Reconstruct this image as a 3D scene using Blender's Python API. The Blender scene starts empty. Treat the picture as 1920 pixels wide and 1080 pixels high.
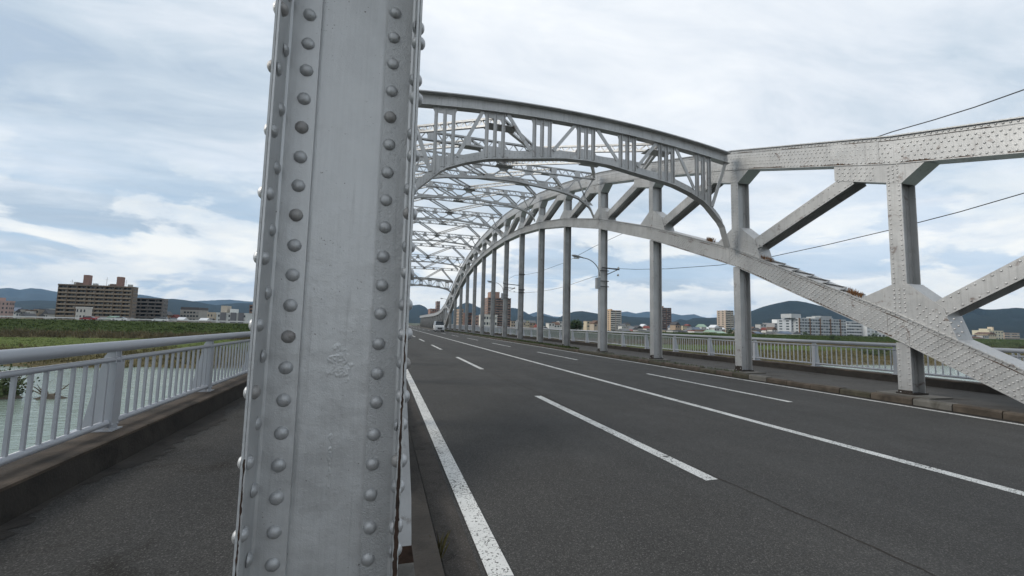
import bpy, bmesh, math, random
import numpy as np
from mathutils import Vector, Matrix

random.seed(7); RNG = np.random.default_rng(7)
SC = bpy.context.scene
COL = SC.collection
# ------------------------------------------------------------------ camera
# world: X to the right across the road, Y along the bridge, Z up, road surface at Z = 0
FPX, VX, VY, ROLL, CAMZ = 798.0, 718.2, 602.8, 0.0239, 1.5
def _axes():
    Y = np.array([VX-960, VY-540, FPX]); Y /= np.linalg.norm(Y)
    Z = np.cross(np.array([1, ROLL, 0.0]), Y); Z /= np.linalg.norm(Z)
    if Z[1] > 0: Z = -Z
    return np.stack([np.cross(Y, Z), Y, Z])
AX = _axes()
cam_d = bpy.data.cameras.new('camera'); cam = bpy.data.objects.new('camera', cam_d); COL.objects.link(cam)
cam_d.sensor_width = 36; cam_d.lens = FPX/1920*36; cam_d.clip_start = 0.05; cam_d.clip_end = 60000
m = Matrix.Identity(4)
for i in range(3):
    m[i][0] = AX[i][0]; m[i][1] = -AX[i][1]; m[i][2] = -AX[i][2]
m[2][3] = CAMZ
cam.matrix_world = m
SC.camera = cam
# ------------------------------------------------------------------ world, sun, exposure
SUN_EL, SUN_AZ = math.radians(34), math.radians(-80)      # azimuth from +Y towards +X: the sun stands to the left
wd = bpy.data.worlds.new('World'); SC.world = wd; wd.use_nodes = True
def build_world():
    nt = wd.node_tree; N = nt.nodes; L = nt.links; N.clear()
    def nd(t, **k):
        n = N.new(t)
        for a, b in k.items(): setattr(n, a, b)
        return n
    def math_(op, a, b=None, c=None):
        n = nd('ShaderNodeMath', operation=op)
        for i, v in enumerate((a, b, c)):
            if v is None: continue
            if isinstance(v, (int, float)): n.inputs[i].default_value = v
            else: L.new(v, n.inputs[i])
        return n.outputs[0]
    def ramp(fac, stops):
        n = nd('ShaderNodeValToRGB'); L.new(fac, n.inputs[0])
        el = n.color_ramp.elements
        while len(el) > len(stops): el.remove(el[-1])
        while len(el) < len(stops): el.new(0.5)
        for e, (p, c) in zip(el, stops): e.position = p; e.color = (c, c, c, 1) if isinstance(c, float) else (*c, 1)
        return n.outputs[0]
    def mix(f, a, b):
        n = nd('ShaderNodeMix', data_type='RGBA')
        if isinstance(f, float): n.inputs[0].default_value = f
        else: L.new(f, n.inputs[0])
        for s, v in ((6, a), (7, b)):
            if isinstance(v, tuple): n.inputs[s].default_value = (*v, 1)
            else: L.new(v, n.inputs[s])
        return n.outputs[2]
    sky = nd('ShaderNodeTexSky', sky_type='NISHITA', sun_disc=False)
    sky.sun_elevation = SUN_EL; sky.sun_rotation = SUN_AZ; sky.dust_density = 1.5
    sc_ = nd('ShaderNodeVectorMath', operation='SCALE'); L.new(sky.outputs[0], sc_.inputs[0]); sc_.inputs['Scale'].default_value = 0.115
    tc = nd('ShaderNodeTexCoord')
    sep = nd('ShaderNodeSeparateXYZ'); L.new(tc.outputs['Generated'], sep.inputs[0])
    zz = math_('ADD', math_('MAXIMUM', sep.outputs[2], 0.0), 0.10)
    pl = nd('ShaderNodeCombineXYZ'); L.new(math_('DIVIDE', sep.outputs[0], zz), pl.inputs[0]); L.new(math_('DIVIDE', sep.outputs[1], zz), pl.inputs[1])
    def noise(vec, scale, detail, rough, dist=0.0, stretch=(1, 1, 1), rot=0.0, off=(0, 0, 0)):
        mp = nd('ShaderNodeMapping'); L.new(vec, mp.inputs[0]); mp.inputs['Scale'].default_value = stretch; mp.inputs['Rotation'].default_value = (0, 0, rot); mp.inputs['Location'].default_value = off
        n = nd('ShaderNodeTexNoise'); L.new(mp.outputs[0], n.inputs['Vector'])
        n.inputs['Scale'].default_value = scale; n.inputs['Detail'].default_value = detail; n.inputs['Roughness'].default_value = rough; n.inputs['Distortion'].default_value = dist
        return n.outputs['Fac']
    P = pl.outputs[0]
    sheet = noise(P, 0.50, 5, 0.48, 0.35, (0.7, 1.25, 1), 0.45, (11.2, 1.4, 0))          # broad streaked high sheet
    fine = noise(P, 2.2, 8, 0.62, 0.9, (0.7, 1.5, 1), 0.5, (5, 1, 0))
    ripple = noise(P, 9.0, 5, 0.6, 0.3, (0.6, 1.6, 1), 0.35)
    g = math_('ADD', math_('ADD', math_('MULTIPLY', sheet, 0.68), math_('MULTIPLY', fine, 0.25)), math_('MULTIPLY', ripple, 0.07))
    shade = ramp(g, [(0.39, (0.42, 0.51, 0.61)), (0.46, (0.54, 0.62, 0.70)), (0.53, (0.70, 0.75, 0.81)), (0.63, (0.86, 0.885, 0.91))])
    cover = ramp(math_('ADD', math_('MULTIPLY', sheet, 0.5), math_('MULTIPLY', fine, 0.5)), [(0.30, 0.70), (0.44, 0.98)])
    c1 = mix(cover, sc_.outputs[0], shade)
    # low cumulus near the horizon, in sphere coordinates
    az = math_('ARCTAN2', sep.outputs[0], sep.outputs[1])
    cb = nd('ShaderNodeCombineXYZ'); L.new(az, cb.inputs[0]); L.new(math_('MULTIPLY', sep.outputs[2], 2.6), cb.inputs[1])
    cum = noise(cb.outputs[0], 4.6, 9, 0.58, 0.3, (1, 1.0, 1), 0, (1.7, 0.2, 0))
    cum2 = noise(cb.outputs[0], 9.0, 9, 0.6, 0.2, (1, 1.2, 1), 0, (1.7, 0.32, 0))
    band = ramp(sep.outputs[2], [(0.0, 1.0), (0.12, 0.9), (0.30, 0.0)])
    m2 = math_('MULTIPLY', ramp(cum, [(0.46, 0.0), (0.515, 1.0)]), band)
    colc = ramp(math_('ADD', math_('MULTIPLY', cum2, 0.6), math_('MULTIPLY', cum, 0.4)), [(0.38, (0.58, 0.65, 0.72)), (0.48, (0.86, 0.885, 0.89)), (0.58, (1.06, 1.03, 0.95))])
    # open blue strips low over the horizon
    lowblue = math_('MULTIPLY', ramp(sep.outputs[2], [(0.0, 1.0), (0.16, 0.55), (0.34, 0.0)]), ramp(noise(cb.outputs[0], 2.4, 6, 0.55, 0.4, (0.7, 3.2, 1), 0, (0.4, 0.9, 0)), [(0.42, 0.0), (0.54, 0.9)]))
    c2 = mix(lowblue, c1, (0.45, 0.60, 0.76))
    c3 = mix(m2, c2, colc)
    c3 = mix(ramp(sep.outputs[2], [(0.0, 0.22), (0.16, 0.0)]), c3, (0.96, 0.95, 0.885))
    c3 = mix(ramp(math_('ADD', sep.outputs[2], 0.5), [(0.46, 1.0), (0.498, 0.0)]), c3, (0.15, 0.155, 0.155))
    bg = nd('ShaderNodeBackground'); L.new(c3, bg.inputs[0]); bg.inputs[1].default_value = 0.80
    out = nd('ShaderNodeOutputWorld'); L.new(bg.outputs[0], out.inputs[0])
build_world()
sl = bpy.data.lights.new('sun', 'SUN'); sun = bpy.data.objects.new('sun', sl); COL.objects.link(sun)
sl.energy = 1.5; sl.angle = math.radians(25); sl.color = (1.0, 0.95, 0.87)
sd = Vector((math.sin(SUN_AZ)*math.cos(SUN_EL), math.cos(SUN_AZ)*math.cos(SUN_EL), math.sin(SUN_EL)))
sun.rotation_euler = sd.to_track_quat('Z', 'Y').to_euler(); sun.location = (-40, 10, 60)
vs = SC.view_settings; vs.view_transform = 'Standard'; vs.look = 'None'; vs.exposure = 0.58; vs.gamma = 1.0; vs.use_curve_mapping = False
SC.cycles.use_denoising = True; SC.cycles.max_bounces = 5; SC.cycles.diffuse_bounces = 3; SC.cycles.glossy_bounces = 2
SC.cycles.volume_bounces = 0; SC.cycles.transparent_max_bounces = 6

# ------------------------------------------------------------------ helpers
def ray(px, py): return AX @ np.array([px-960, py-540, FPX])
def aty(px, py, y): r = ray(px, py); r = r*(y/r[1]); return Vector((r[0], r[1], r[2]+CAMZ))
def atx(px, py, x): r = ray(px, py); r = r*(x/r[0]); return Vector((r[0], r[1], r[2]+CAMZ))
OFF = {}
def tag(o, label=None, cat=None, group=None, kind=None):
    if label: o['label'] = label
    if cat: o['category'] = cat
    if group: o['group'] = group
    if kind: o['kind'] = kind
    return o
def empty(name, loc):
    o = bpy.data.objects.new(name, None); o.location = loc; o.empty_display_size = 0.2; COL.objects.link(o); OFF[o.name] = Vector(loc); return o
def place(name, mesh, parent=None, loc=(0, 0, 0), rot=None):
    """link an object whose mesh has its own origin, at a world position"""
    o = bpy.data.objects.new(name, mesh); COL.objects.link(o)
    base = Vector((0, 0, 0))
    if parent is not None: o.parent = parent; base = OFF[parent.name]
    o.location = Vector(loc)-base
    if rot is not None: o.rotation_euler = rot
    OFF[o.name] = Vector(loc)
    return o
class MB:
    def __init__(s): s.v = []; s.f = []; s.m = []; s.mi = 0
    def add(s, vs, fs):
        n = len(s.v); s.v += [tuple(v) for v in vs]; s.f += [tuple(i+n for i in f) for f in fs]; s.m += [s.mi]*len(fs)
    def box(s, x0, x1, y0, y1, z0, z1):
        s.add([(x0,y0,z0),(x1,y0,z0),(x1,y1,z0),(x0,y1,z0),(x0,y0,z1),(x1,y0,z1),(x1,y1,z1),(x0,y1,z1)],
              [(0,3,2,1),(4,5,6,7),(0,1,5,4),(1,2,6,5),(2,3,7,6),(3,0,4,7)])
    def beam(s, p, q, w, h, up=(0, 0, 1)):
        """box of width w (sideways) and height h (along up) from p to q"""
        p = Vector(p); q = Vector(q); d = (q-p).normalized(); u = Vector(up)
        sd_ = d.cross(u)
        if sd_.length < 1e-5: sd_ = d.cross(Vector((0, 1, 0)))
        sd_.normalize(); u = sd_.cross(d).normalized()
        vs = []
        for c in (p, q):
            for a, b in ((-1,-1),(1,-1),(1,1),(-1,1)): vs.append(c+sd_*(a*w/2)+u*(b*h/2))
        s.add(vs, [(0,3,2,1),(4,5,6,7),(0,1,5,4),(1,2,6,5),(2,3,7,6),(3,0,4,7)])
    def prism_x(s, poly, x0, x1):
        """polygon in (y, z) extruded over x"""
        n = len(poly)
        ar = sum(poly[i][0]*poly[(i+1) % n][1]-poly[(i+1) % n][0]*poly[i][1] for i in range(n))
        if ar < 0: poly = poly[::-1]
        s.add([(x0, y, z) for y, z in poly]+[(x1, y, z) for y, z in poly],
              [tuple(range(n-1, -1, -1)), tuple(range(n, 2*n))]+[(i, (i+1) % n, n+(i+1) % n, n+i) for i in range(n)])
    def prism_y(s, poly, y0, y1):
        """polygon in (x, z) extruded over y"""
        n = len(poly)
        ar = sum(poly[i][0]*poly[(i+1) % n][1]-poly[(i+1) % n][0]*poly[i][1] for i in range(n))
        if ar < 0: poly = poly[::-1]
        s.add([(x, y0, z) for x, z in poly]+[(x, y1, z) for x, z in poly],
              [tuple(range(n)), tuple(range(2*n-1, n-1, -1))]+[(i, n+i, n+(i+1) % n, (i+1) % n) for i in range(n)])
    def tube(s, pts, r, n=8, caps=True):
        pts = [Vector(p) for p in pts]; rr = r if isinstance(r, (list, tuple)) else [r]*len(pts)
        rings = []
        for i, p in enumerate(pts):
            d = (pts[min(i+1, len(pts)-1)]-pts[max(i-1, 0)]).normalized()
            a = d.cross(Vector((0, 0, 1)))
            if a.length < 1e-3: a = d.cross(Vector((0, 1, 0)))
            a.normalize(); b = d.cross(a)
            rings.append([p+(a*math.cos(t)+b*math.sin(t))*rr[i] for t in [2*math.pi*k/n for k in range(n)]])
        fs = []
        for i in range(len(pts)-1):
            for k in range(n): fs.append((i*n+k, (i+1)*n+k, (i+1)*n+(k+1) % n, i*n+(k+1) % n))
        if caps: fs += [tuple(range(n)), tuple(range(len(pts)*n-1, (len(pts)-1)*n-1, -1))]
        s.add([v for r_ in rings for v in r_], fs)
    def rivet(s, p, nrm, r=0.02, n=6, h=None):
        p = Vector(p); nn = Vector(nrm).normalized(); h = h or r*0.75
        a = nn.orthogonal().normalized(); b = nn.cross(a)
        vs = []
        for rr, hh in ((1.0, 0.0), (0.72, 0.72)):
            vs += [p+(a*math.cos(2*math.pi*k/n)+b*math.sin(2*math.pi*k/n))*r*rr+nn*h*hh for k in range(n)]
        vs.append(p+nn*h)
        s.add(vs, [(k, (k+1) % n, n+(k+1) % n, n+k) for k in range(n)]+[(n+k, n+(k+1) % n, 2*n) for k in range(n)])
    def rivets(s, p, q, nrm, pitch, r=0.02, off=0.5):
        p = Vector(p); q = Vector(q); L = (q-p).length; n = int(L/pitch)
        for i in range(n): s.rivet(p+(q-p)*((i+off)*pitch/L), nrm, r)
    def mesh(s, name, mat, origin=(0, 0, 0), smooth=False):
        me = bpy.data.meshes.new(name); o = Vector(origin)
        me.from_pydata([(v[0]-o.x, v[1]-o.y, v[2]-o.z) for v in s.v], [], s.f)
        for mm in (mat if isinstance(mat, (list, tuple)) else [mat]): me.materials.append(mm)
        if isinstance(mat, (list, tuple)): me.polygons.foreach_set('material_index', s.m)
        if smooth: me.polygons.foreach_set('use_smooth', [True]*len(me.polygons))
        me.update(); return me
    def build(s, name, mat, parent=None, kind=None, smooth=False, origin=None):
        base = OFF[parent.name] if parent is not None else Vector(origin or (0, 0, 0))
        o = bpy.data.objects.new(name, s.mesh(name, mat, base, smooth)); COL.objects.link(o)
        if parent is not None: o.parent = parent
        else: o.location = base
        OFF[o.name] = base
        if kind: o['kind'] = kind
        return o
# ------------------------------------------------------------------ materials
def rgb(c): return (*c, 1)
def pm(name, base, rough=0.65, var=0.12, scale=3.0, metallic=0.0, bump=0.0, bscale=60.0, streak=0.0, rust=0.0, rustcol=(0.10, 0.05, 0.03), spec=0.4, dark=None, dark_amt=0.0, dark_scale=2.0, speckle=0.0, spk_scale=160.0, detail=6, tracks=0.0):
    mt = bpy.data.materials.new(name); mt.use_nodes = True
    nt = mt.node_tree; N = nt.nodes; L = nt.links; bs = N['Principled BSDF']
    tc = N.new('ShaderNodeTexCoord'); ob = N.new('ShaderNodeNewGeometry').outputs['Position']
    def noise(sc, det=detail, r=0.6, stretch=None, dist=0.0):
        n = N.new('ShaderNodeTexNoise'); n.inputs['Scale'].default_value = sc; n.inputs['Detail'].default_value = det; n.inputs['Roughness'].default_value = r; n.inputs['Distortion'].default_value = dist
        if stretch:
            mp = N.new('ShaderNodeMapping'); mp.inputs['Scale'].default_value = stretch; L.new(ob, mp.inputs[0]); L.new(mp.outputs[0], n.inputs['Vector'])
        else: L.new(ob, n.inputs['Vector'])
        return n.outputs['Fac']
    def mr(f, a, b, c, d):
        n = N.new('ShaderNodeMapRange'); n.inputs[1].default_value = a; n.inputs[2].default_value = b; n.inputs[3].default_value = c; n.inputs[4].default_value = d; L.new(f, n.inputs[0]); return n.outputs[0]
    def mixc(f, a, b, mode='MIX'):
        n = N.new('ShaderNodeMix'); n.data_type = 'RGBA'; n.blend_type = mode
        if isinstance(f, float): n.inputs[0].default_value = f
        else: L.new(f, n.inputs[0])
        for s, v in ((6, a), (7, b)):
            if isinstance(v, tuple): n.inputs[s].default_value = v if len(v) == 4 else rgb(v)
            else: L.new(v, n.inputs[s])
        return n.outputs[2]
    lo = tuple(c*(1-var) for c in base); hi = tuple(min(1, c*(1+var)) for c in base)
    colr = mixc(mr(noise(scale), 0.3, 0.7, 0, 1), lo, hi)
    if dark_amt: colr = mixc(mr(noise(dark_scale, 8, 0.65, None, 0.6), 0.62-0.22*dark_amt, 0.72, 0, 1), colr, dark)
    if streak: colr = mixc(mr(noise(1.0, 6, 0.6, (26, 26, 0.9)), 0.5, 0.8, 0, streak), colr, tuple(c*0.55 for c in base))
    if tracks:
        colr = mixc(mr(noise(1.0, 5, 0.6, (0.75, 0.035, 1)), 0.40, 0.66, 0, tracks), colr, tuple(c*0.72 for c in base)); colr = mixc(mr(noise(1.0, 7, 0.6, (0.5, 0.16, 1), 0.8), 0.50, 0.70, 0, tracks), colr, tuple(c*1.30 for c in base))
    if speckle:
        vo = N.new('ShaderNodeTexVoronoi'); vo.inputs['Scale'].default_value = spk_scale; L.new(ob, vo.inputs['Vector'])
        sp = N.new('ShaderNodeSeparateColor'); L.new(vo.outputs['Color'], sp.inputs[0])
        colr = mixc(mr(sp.outputs[0], 0.15, 1.0, 0, 1), mixc(speckle, colr, (0.0, 0.0, 0.0)), mixc(mr(sp.outputs[1], 0.6, 1.0, 0.0, speckle*0.8), colr, (0.30, 0.29, 0.27)))
    if rust:
        rf = mr(noise(2.6, 9, 0.72, None, 0.8), 0.66-0.12*rust, 0.74-0.06*rust, 0, 0.9)
        colr = mixc(rf, colr, rustcol)
    L.new(colr, bs.inputs['Base Color'])
    bs.inputs['Metallic'].default_value = metallic; bs.inputs['Specular IOR Level'].default_value = spec
    L.new(mr(noise(scale*4), 0.3, 0.7, max(0.05, rough-0.08), min(1, rough+0.08)), bs.inputs['Roughness'])
    if bump:
        b = N.new('ShaderNodeBump'); b.inputs['Strength'].default_value = bump; b.inputs['Distance'].default_value = 0.01
        L.new(noise(bscale, 6, 0.6), b.inputs['Height']); L.new(b.outputs[0], bs.inputs['Normal'])
    return mt
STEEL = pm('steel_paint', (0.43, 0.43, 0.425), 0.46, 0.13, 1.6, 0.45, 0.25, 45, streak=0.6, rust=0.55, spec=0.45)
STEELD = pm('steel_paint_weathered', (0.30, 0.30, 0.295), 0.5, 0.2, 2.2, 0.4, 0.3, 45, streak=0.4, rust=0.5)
def post_mat(name, base, wrinkle, metallic=0.45):
    mt = bpy.data.materials.new(name); mt.use_nodes = True; nt = mt.node_tree; N = nt.nodes; L = nt.links; bs = N['Principled BSDF']
    pos = N.new('ShaderNodeNewGeometry').outputs['Position']
    def noise(sc, det=6, r=0.6, st=None, dist=0.0):
        n = N.new('ShaderNodeTexNoise'); n.inputs['Scale'].default_value = sc; n.inputs['Detail'].default_value = det; n.inputs['Roughness'].default_value = r; n.inputs['Distortion'].default_value = dist
        mp = N.new('ShaderNodeMapping'); mp.inputs['Scale'].default_value = st or (1, 1, 1); L.new(pos, mp.inputs[0]); L.new(mp.outputs[0], n.inputs['Vector']); return n.outputs['Fac']
    def mr(f, a, b, c, d):
        n = N.new('ShaderNodeMapRange'); L.new(f, n.inputs[0])
        for k, v in enumerate((a, b, c, d)): n.inputs[k+1].default_value = v
        return n.outputs[0]
    def mixc(f, a, b):
        n = N.new('ShaderNodeMix'); n.data_type = 'RGBA'; L.new(f, n.inputs[0])
        for k, v in ((6, a), (7, b)):
            if isinstance(v, tuple): n.inputs[k].default_value = rgb(v)
            else: L.new(v, n.inputs[k])
        return n.outputs[2]
    brush = noise(1.0, 7, 0.65, (70, 70, 2.2)); blot = noise(7.0, 7, 0.6); grime = noise(1.0, 8, 0.68, (22, 22, 1.1), 0.3); chips = noise(95, 4, 0.55)
    chipm = noise(9, 5, 0.6)
    c = mixc(mr(brush, 0.3, 0.7, 0, 1), tuple(v*0.95 for v in base), tuple(v*1.05 for v in base))
    c = mixc(mr(blot, 0.42, 0.72, 0, 0.45), c, tuple(v*1.28 for v in base))
    c = mixc(mr(grime, 0.58, 0.78, 0, 0.6), c, tuple(v*0.5 for v in base))
    mm = N.new('ShaderNodeMath'); mm.operation = 'MULTIPLY'; L.new(mr(chips, 0.66, 0.70, 0, 1), mm.inputs[0]); L.new(mr(chipm, 0.52, 0.62, 0, 1), mm.inputs[1])
    c = mixc(mm.outputs[0], c, (0.07, 0.05, 0.04))
    L.new(c, bs.inputs['Base Color']); bs.inputs['Metallic'].default_value = metallic; bs.inputs['Specular IOR Level'].default_value = 0.5
    L.new(mr(blot, 0.3, 0.7, 0.30, 0.52), bs.inputs['Roughness'])
    b1 = N.new('ShaderNodeBump'); b1.inputs['Strength'].default_value = 0.15; b1.inputs['Distance'].default_value = 0.0035; L.new(brush, b1.inputs['Height'])
    b2 = N.new('ShaderNodeBump'); b2.inputs['Strength'].default_value = 0.25+wrinkle; b2.inputs['Distance'].default_value = 0.004; L.new(noise(110, 4, 0.55, None, 1.5), b2.inputs['Height']); L.new(b1.outputs[0], b2.inputs['Normal'])
    b3 = N.new('ShaderNodeBump'); b3.inputs['Strength'].default_value = 0.5; b3.inputs['Distance'].default_value = 0.012; L.new(noise(8, 3, 0.5), b3.inputs['Height']); L.new(b2.outputs[0], b3.inputs['Normal'])
    L.new(b3.outputs[0], bs.inputs['Normal']); return mt
POST = post_mat('steel_paint_close', (0.54, 0.546, 0.546), 0.05)
POSTR = post_mat('steel_paint_wrinkled', (0.45, 0.455, 0.455), 0.6)
EDGE = pm('steel_edge_worn', (0.50, 0.51, 0.51), 0.5, 0.18, 14, 0.15, 0.4, 90, rust=0.3)
RIV = post_mat('rivet_paint', (0.45, 0.455, 0.458), 0.25, 0.5)
RIVR = pm('rivet_paint_rusting', (0.34, 0.33, 0.32), 0.5, 0.2, 40, 0.35, 0.5, 200, rust=1.0, rustcol=(0.07, 0.04, 0.028))
RIVR.node_tree.nodes['Bump'].inputs['Distance'].default_value = 0.003
RUST = pm('rusty_seam', (0.055, 0.032, 0.022), 0.9, 0.5, 16, 0, 0.6, 120, dark=(0.015, 0.012, 0.01), dark_amt=0.8, dark_scale=9)
WHITEP = pm('white_chalky_paint', (0.62, 0.62, 0.62), 0.6, 0.10, 9, 0.05, 0.3, 60, streak=0.3, dark=(0.12, 0.07, 0.05), dark_amt=0.25, dark_scale=7)
RAILM = pm('railing_paint', (0.40, 0.418, 0.45), 0.42, 0.05, 2, 0.1, 0.05, 90, spec=0.5, streak=0.1)
BLACK = pm('dark_rust', (0.03, 0.024, 0.02), 0.9, 0.4, 12, bump=0.6)
ROADM = pm('asphalt', (0.066, 0.064, 0.061), 0.85, 0.14, 0.45, 0, 0.7, 150, speckle=0.42, spk_scale=135, spec=0.3, tracks=0.75)
WALKM = pm('sidewalk_asphalt', (0.060, 0.058, 0.055), 0.9, 0.20, 1.1, 0, 0.7, 150, speckle=0.42, spk_scale=145, dark=(0.022, 0.018, 0.013), dark_amt=0.35, dark_scale=1.3, spec=0.25)
WALKR = pm('sidewalk_far_asphalt', (0.085, 0.080, 0.074), 0.9, 0.2, 1.0, 0, 0.5, 150, speckle=0.35, spk_scale=140, dark=(0.035, 0.028, 0.020), dark_amt=0.35, dark_scale=1.0, spec=0.25)
GUTM = pm('gutter_concrete', (0.060, 0.052, 0.045), 0.9, 0.25, 4, 0, 0.6, 130, speckle=0.3, dark=(0.02, 0.016, 0.013), dark_amt=0.4, dark_scale=5)
KERBD = pm('dirty_concrete', (0.080, 0.062, 0.048), 0.92, 0.5, 3.5, 0, 0.8, 40, dark=(0.016, 0.013, 0.010), dark_amt=0.9, dark_scale=1.9)
KERBF = pm('kerb_dark', (0.034, 0.030, 0.026), 0.95, 0.4, 3, 0, 0.7, 45, dark=(0.010, 0.009, 0.008), dark_amt=0.6, dark_scale=3)  # dark tone of kerb faces and of the painted kerb-foot strip
KERB1 = pm('kerb_stone_brown', (0.085, 0.068, 0.052), 0.9, 0.35, 5, 0, 0.8, 40, dark=(0.035, 0.028, 0.020), dark_amt=0.85, dark_scale=2.8)
KERB2 = pm('kerb_stone_grey', (0.125, 0.118, 0.105), 0.9, 0.3, 5, 0, 0.6, 60, dark=(0.045, 0.042, 0.03), dark_amt=0.5, dark_scale=2.5)
KERB3 = pm('kerb_stone_mossy', (0.062, 0.056, 0.040), 0.95, 0.35, 6, 0, 0.6, 60, dark=(0.03, 0.03, 0.015), dark_amt=0.5, dark_scale=3)
CONC = pm('concrete', (0.27, 0.26, 0.24), 0.9, 0.2, 2, 0, 0.4, 50, dark=(0.10, 0.09, 0.075), dark_amt=0.4, dark_scale=1.2)
def paint_mat():
    mt = pm('road_marking_paint', (0.62, 0.62, 0.60), 0.7, 0.08, 3, 0, 0.3, 150)
    nt = mt.node_tree; N = nt.nodes; L = nt.links; bs = N['Principled BSDF']
    col = bs.inputs['Base Color'].links[0].from_socket
    pos = N.new('ShaderNodeNewGeometry').outputs['Position']
    vo = N.new('ShaderNodeTexVoronoi'); vo.feature = 'DISTANCE_TO_EDGE'; vo.inputs['Scale'].default_value = 17
    mp = N.new('ShaderNodeMapping'); mp.inputs['Scale'].default_value = (0.55, 1.5, 1); L.new(pos, mp.inputs[0]); L.new(mp.outputs[0], vo.inputs['Vector'])
    n1 = N.new('ShaderNodeTexNoise'); n1.inputs['Scale'].default_value = 2.2; n1.inputs['Detail'].default_value = 6; L.new(pos, n1.inputs['Vector'])
    th = N.new('ShaderNodeMapRange'); th.inputs[1].default_value = 0.38; th.inputs[2].default_value = 0.72; th.inputs[3].default_value = -0.01; th.inputs[4].default_value = 0.075; L.new(n1.outputs[0], th.inputs[0])
    lt = N.new('ShaderNodeMath'); lt.operation = 'LESS_THAN'; L.new(vo.outputs['Distance'], lt.inputs[0]); L.new(th.outputs[0], lt.inputs[1])
    n2 = N.new('ShaderNodeTexNoise'); n2.inputs['Scale'].default_value = 70; n2.inputs['Detail'].default_value = 5; L.new(pos, n2.inputs['Vector'])
    g2 = N.new('ShaderNodeMath'); g2.operation = 'GREATER_THAN'; g2.inputs[1].default_value = 0.60; L.new(n2.outputs[0], g2.inputs[0])
    mx = N.new('ShaderNodeMath'); mx.operation = 'MAXIMUM'; L.new(lt.outputs[0], mx.inputs[0]); L.new(g2.outputs[0], mx.inputs[1])
    mm = N.new('ShaderNodeMix'); mm.data_type = 'RGBA'; L.new(mx.outputs[0], mm.inputs[0]); L.new(col, mm.inputs[6]); mm.inputs[7].default_value = (0.10, 0.10, 0.095, 1)
    L.new(mm.outputs[2], bs.inputs['Base Color']); return mt
PAINT = paint_mat()
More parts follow.
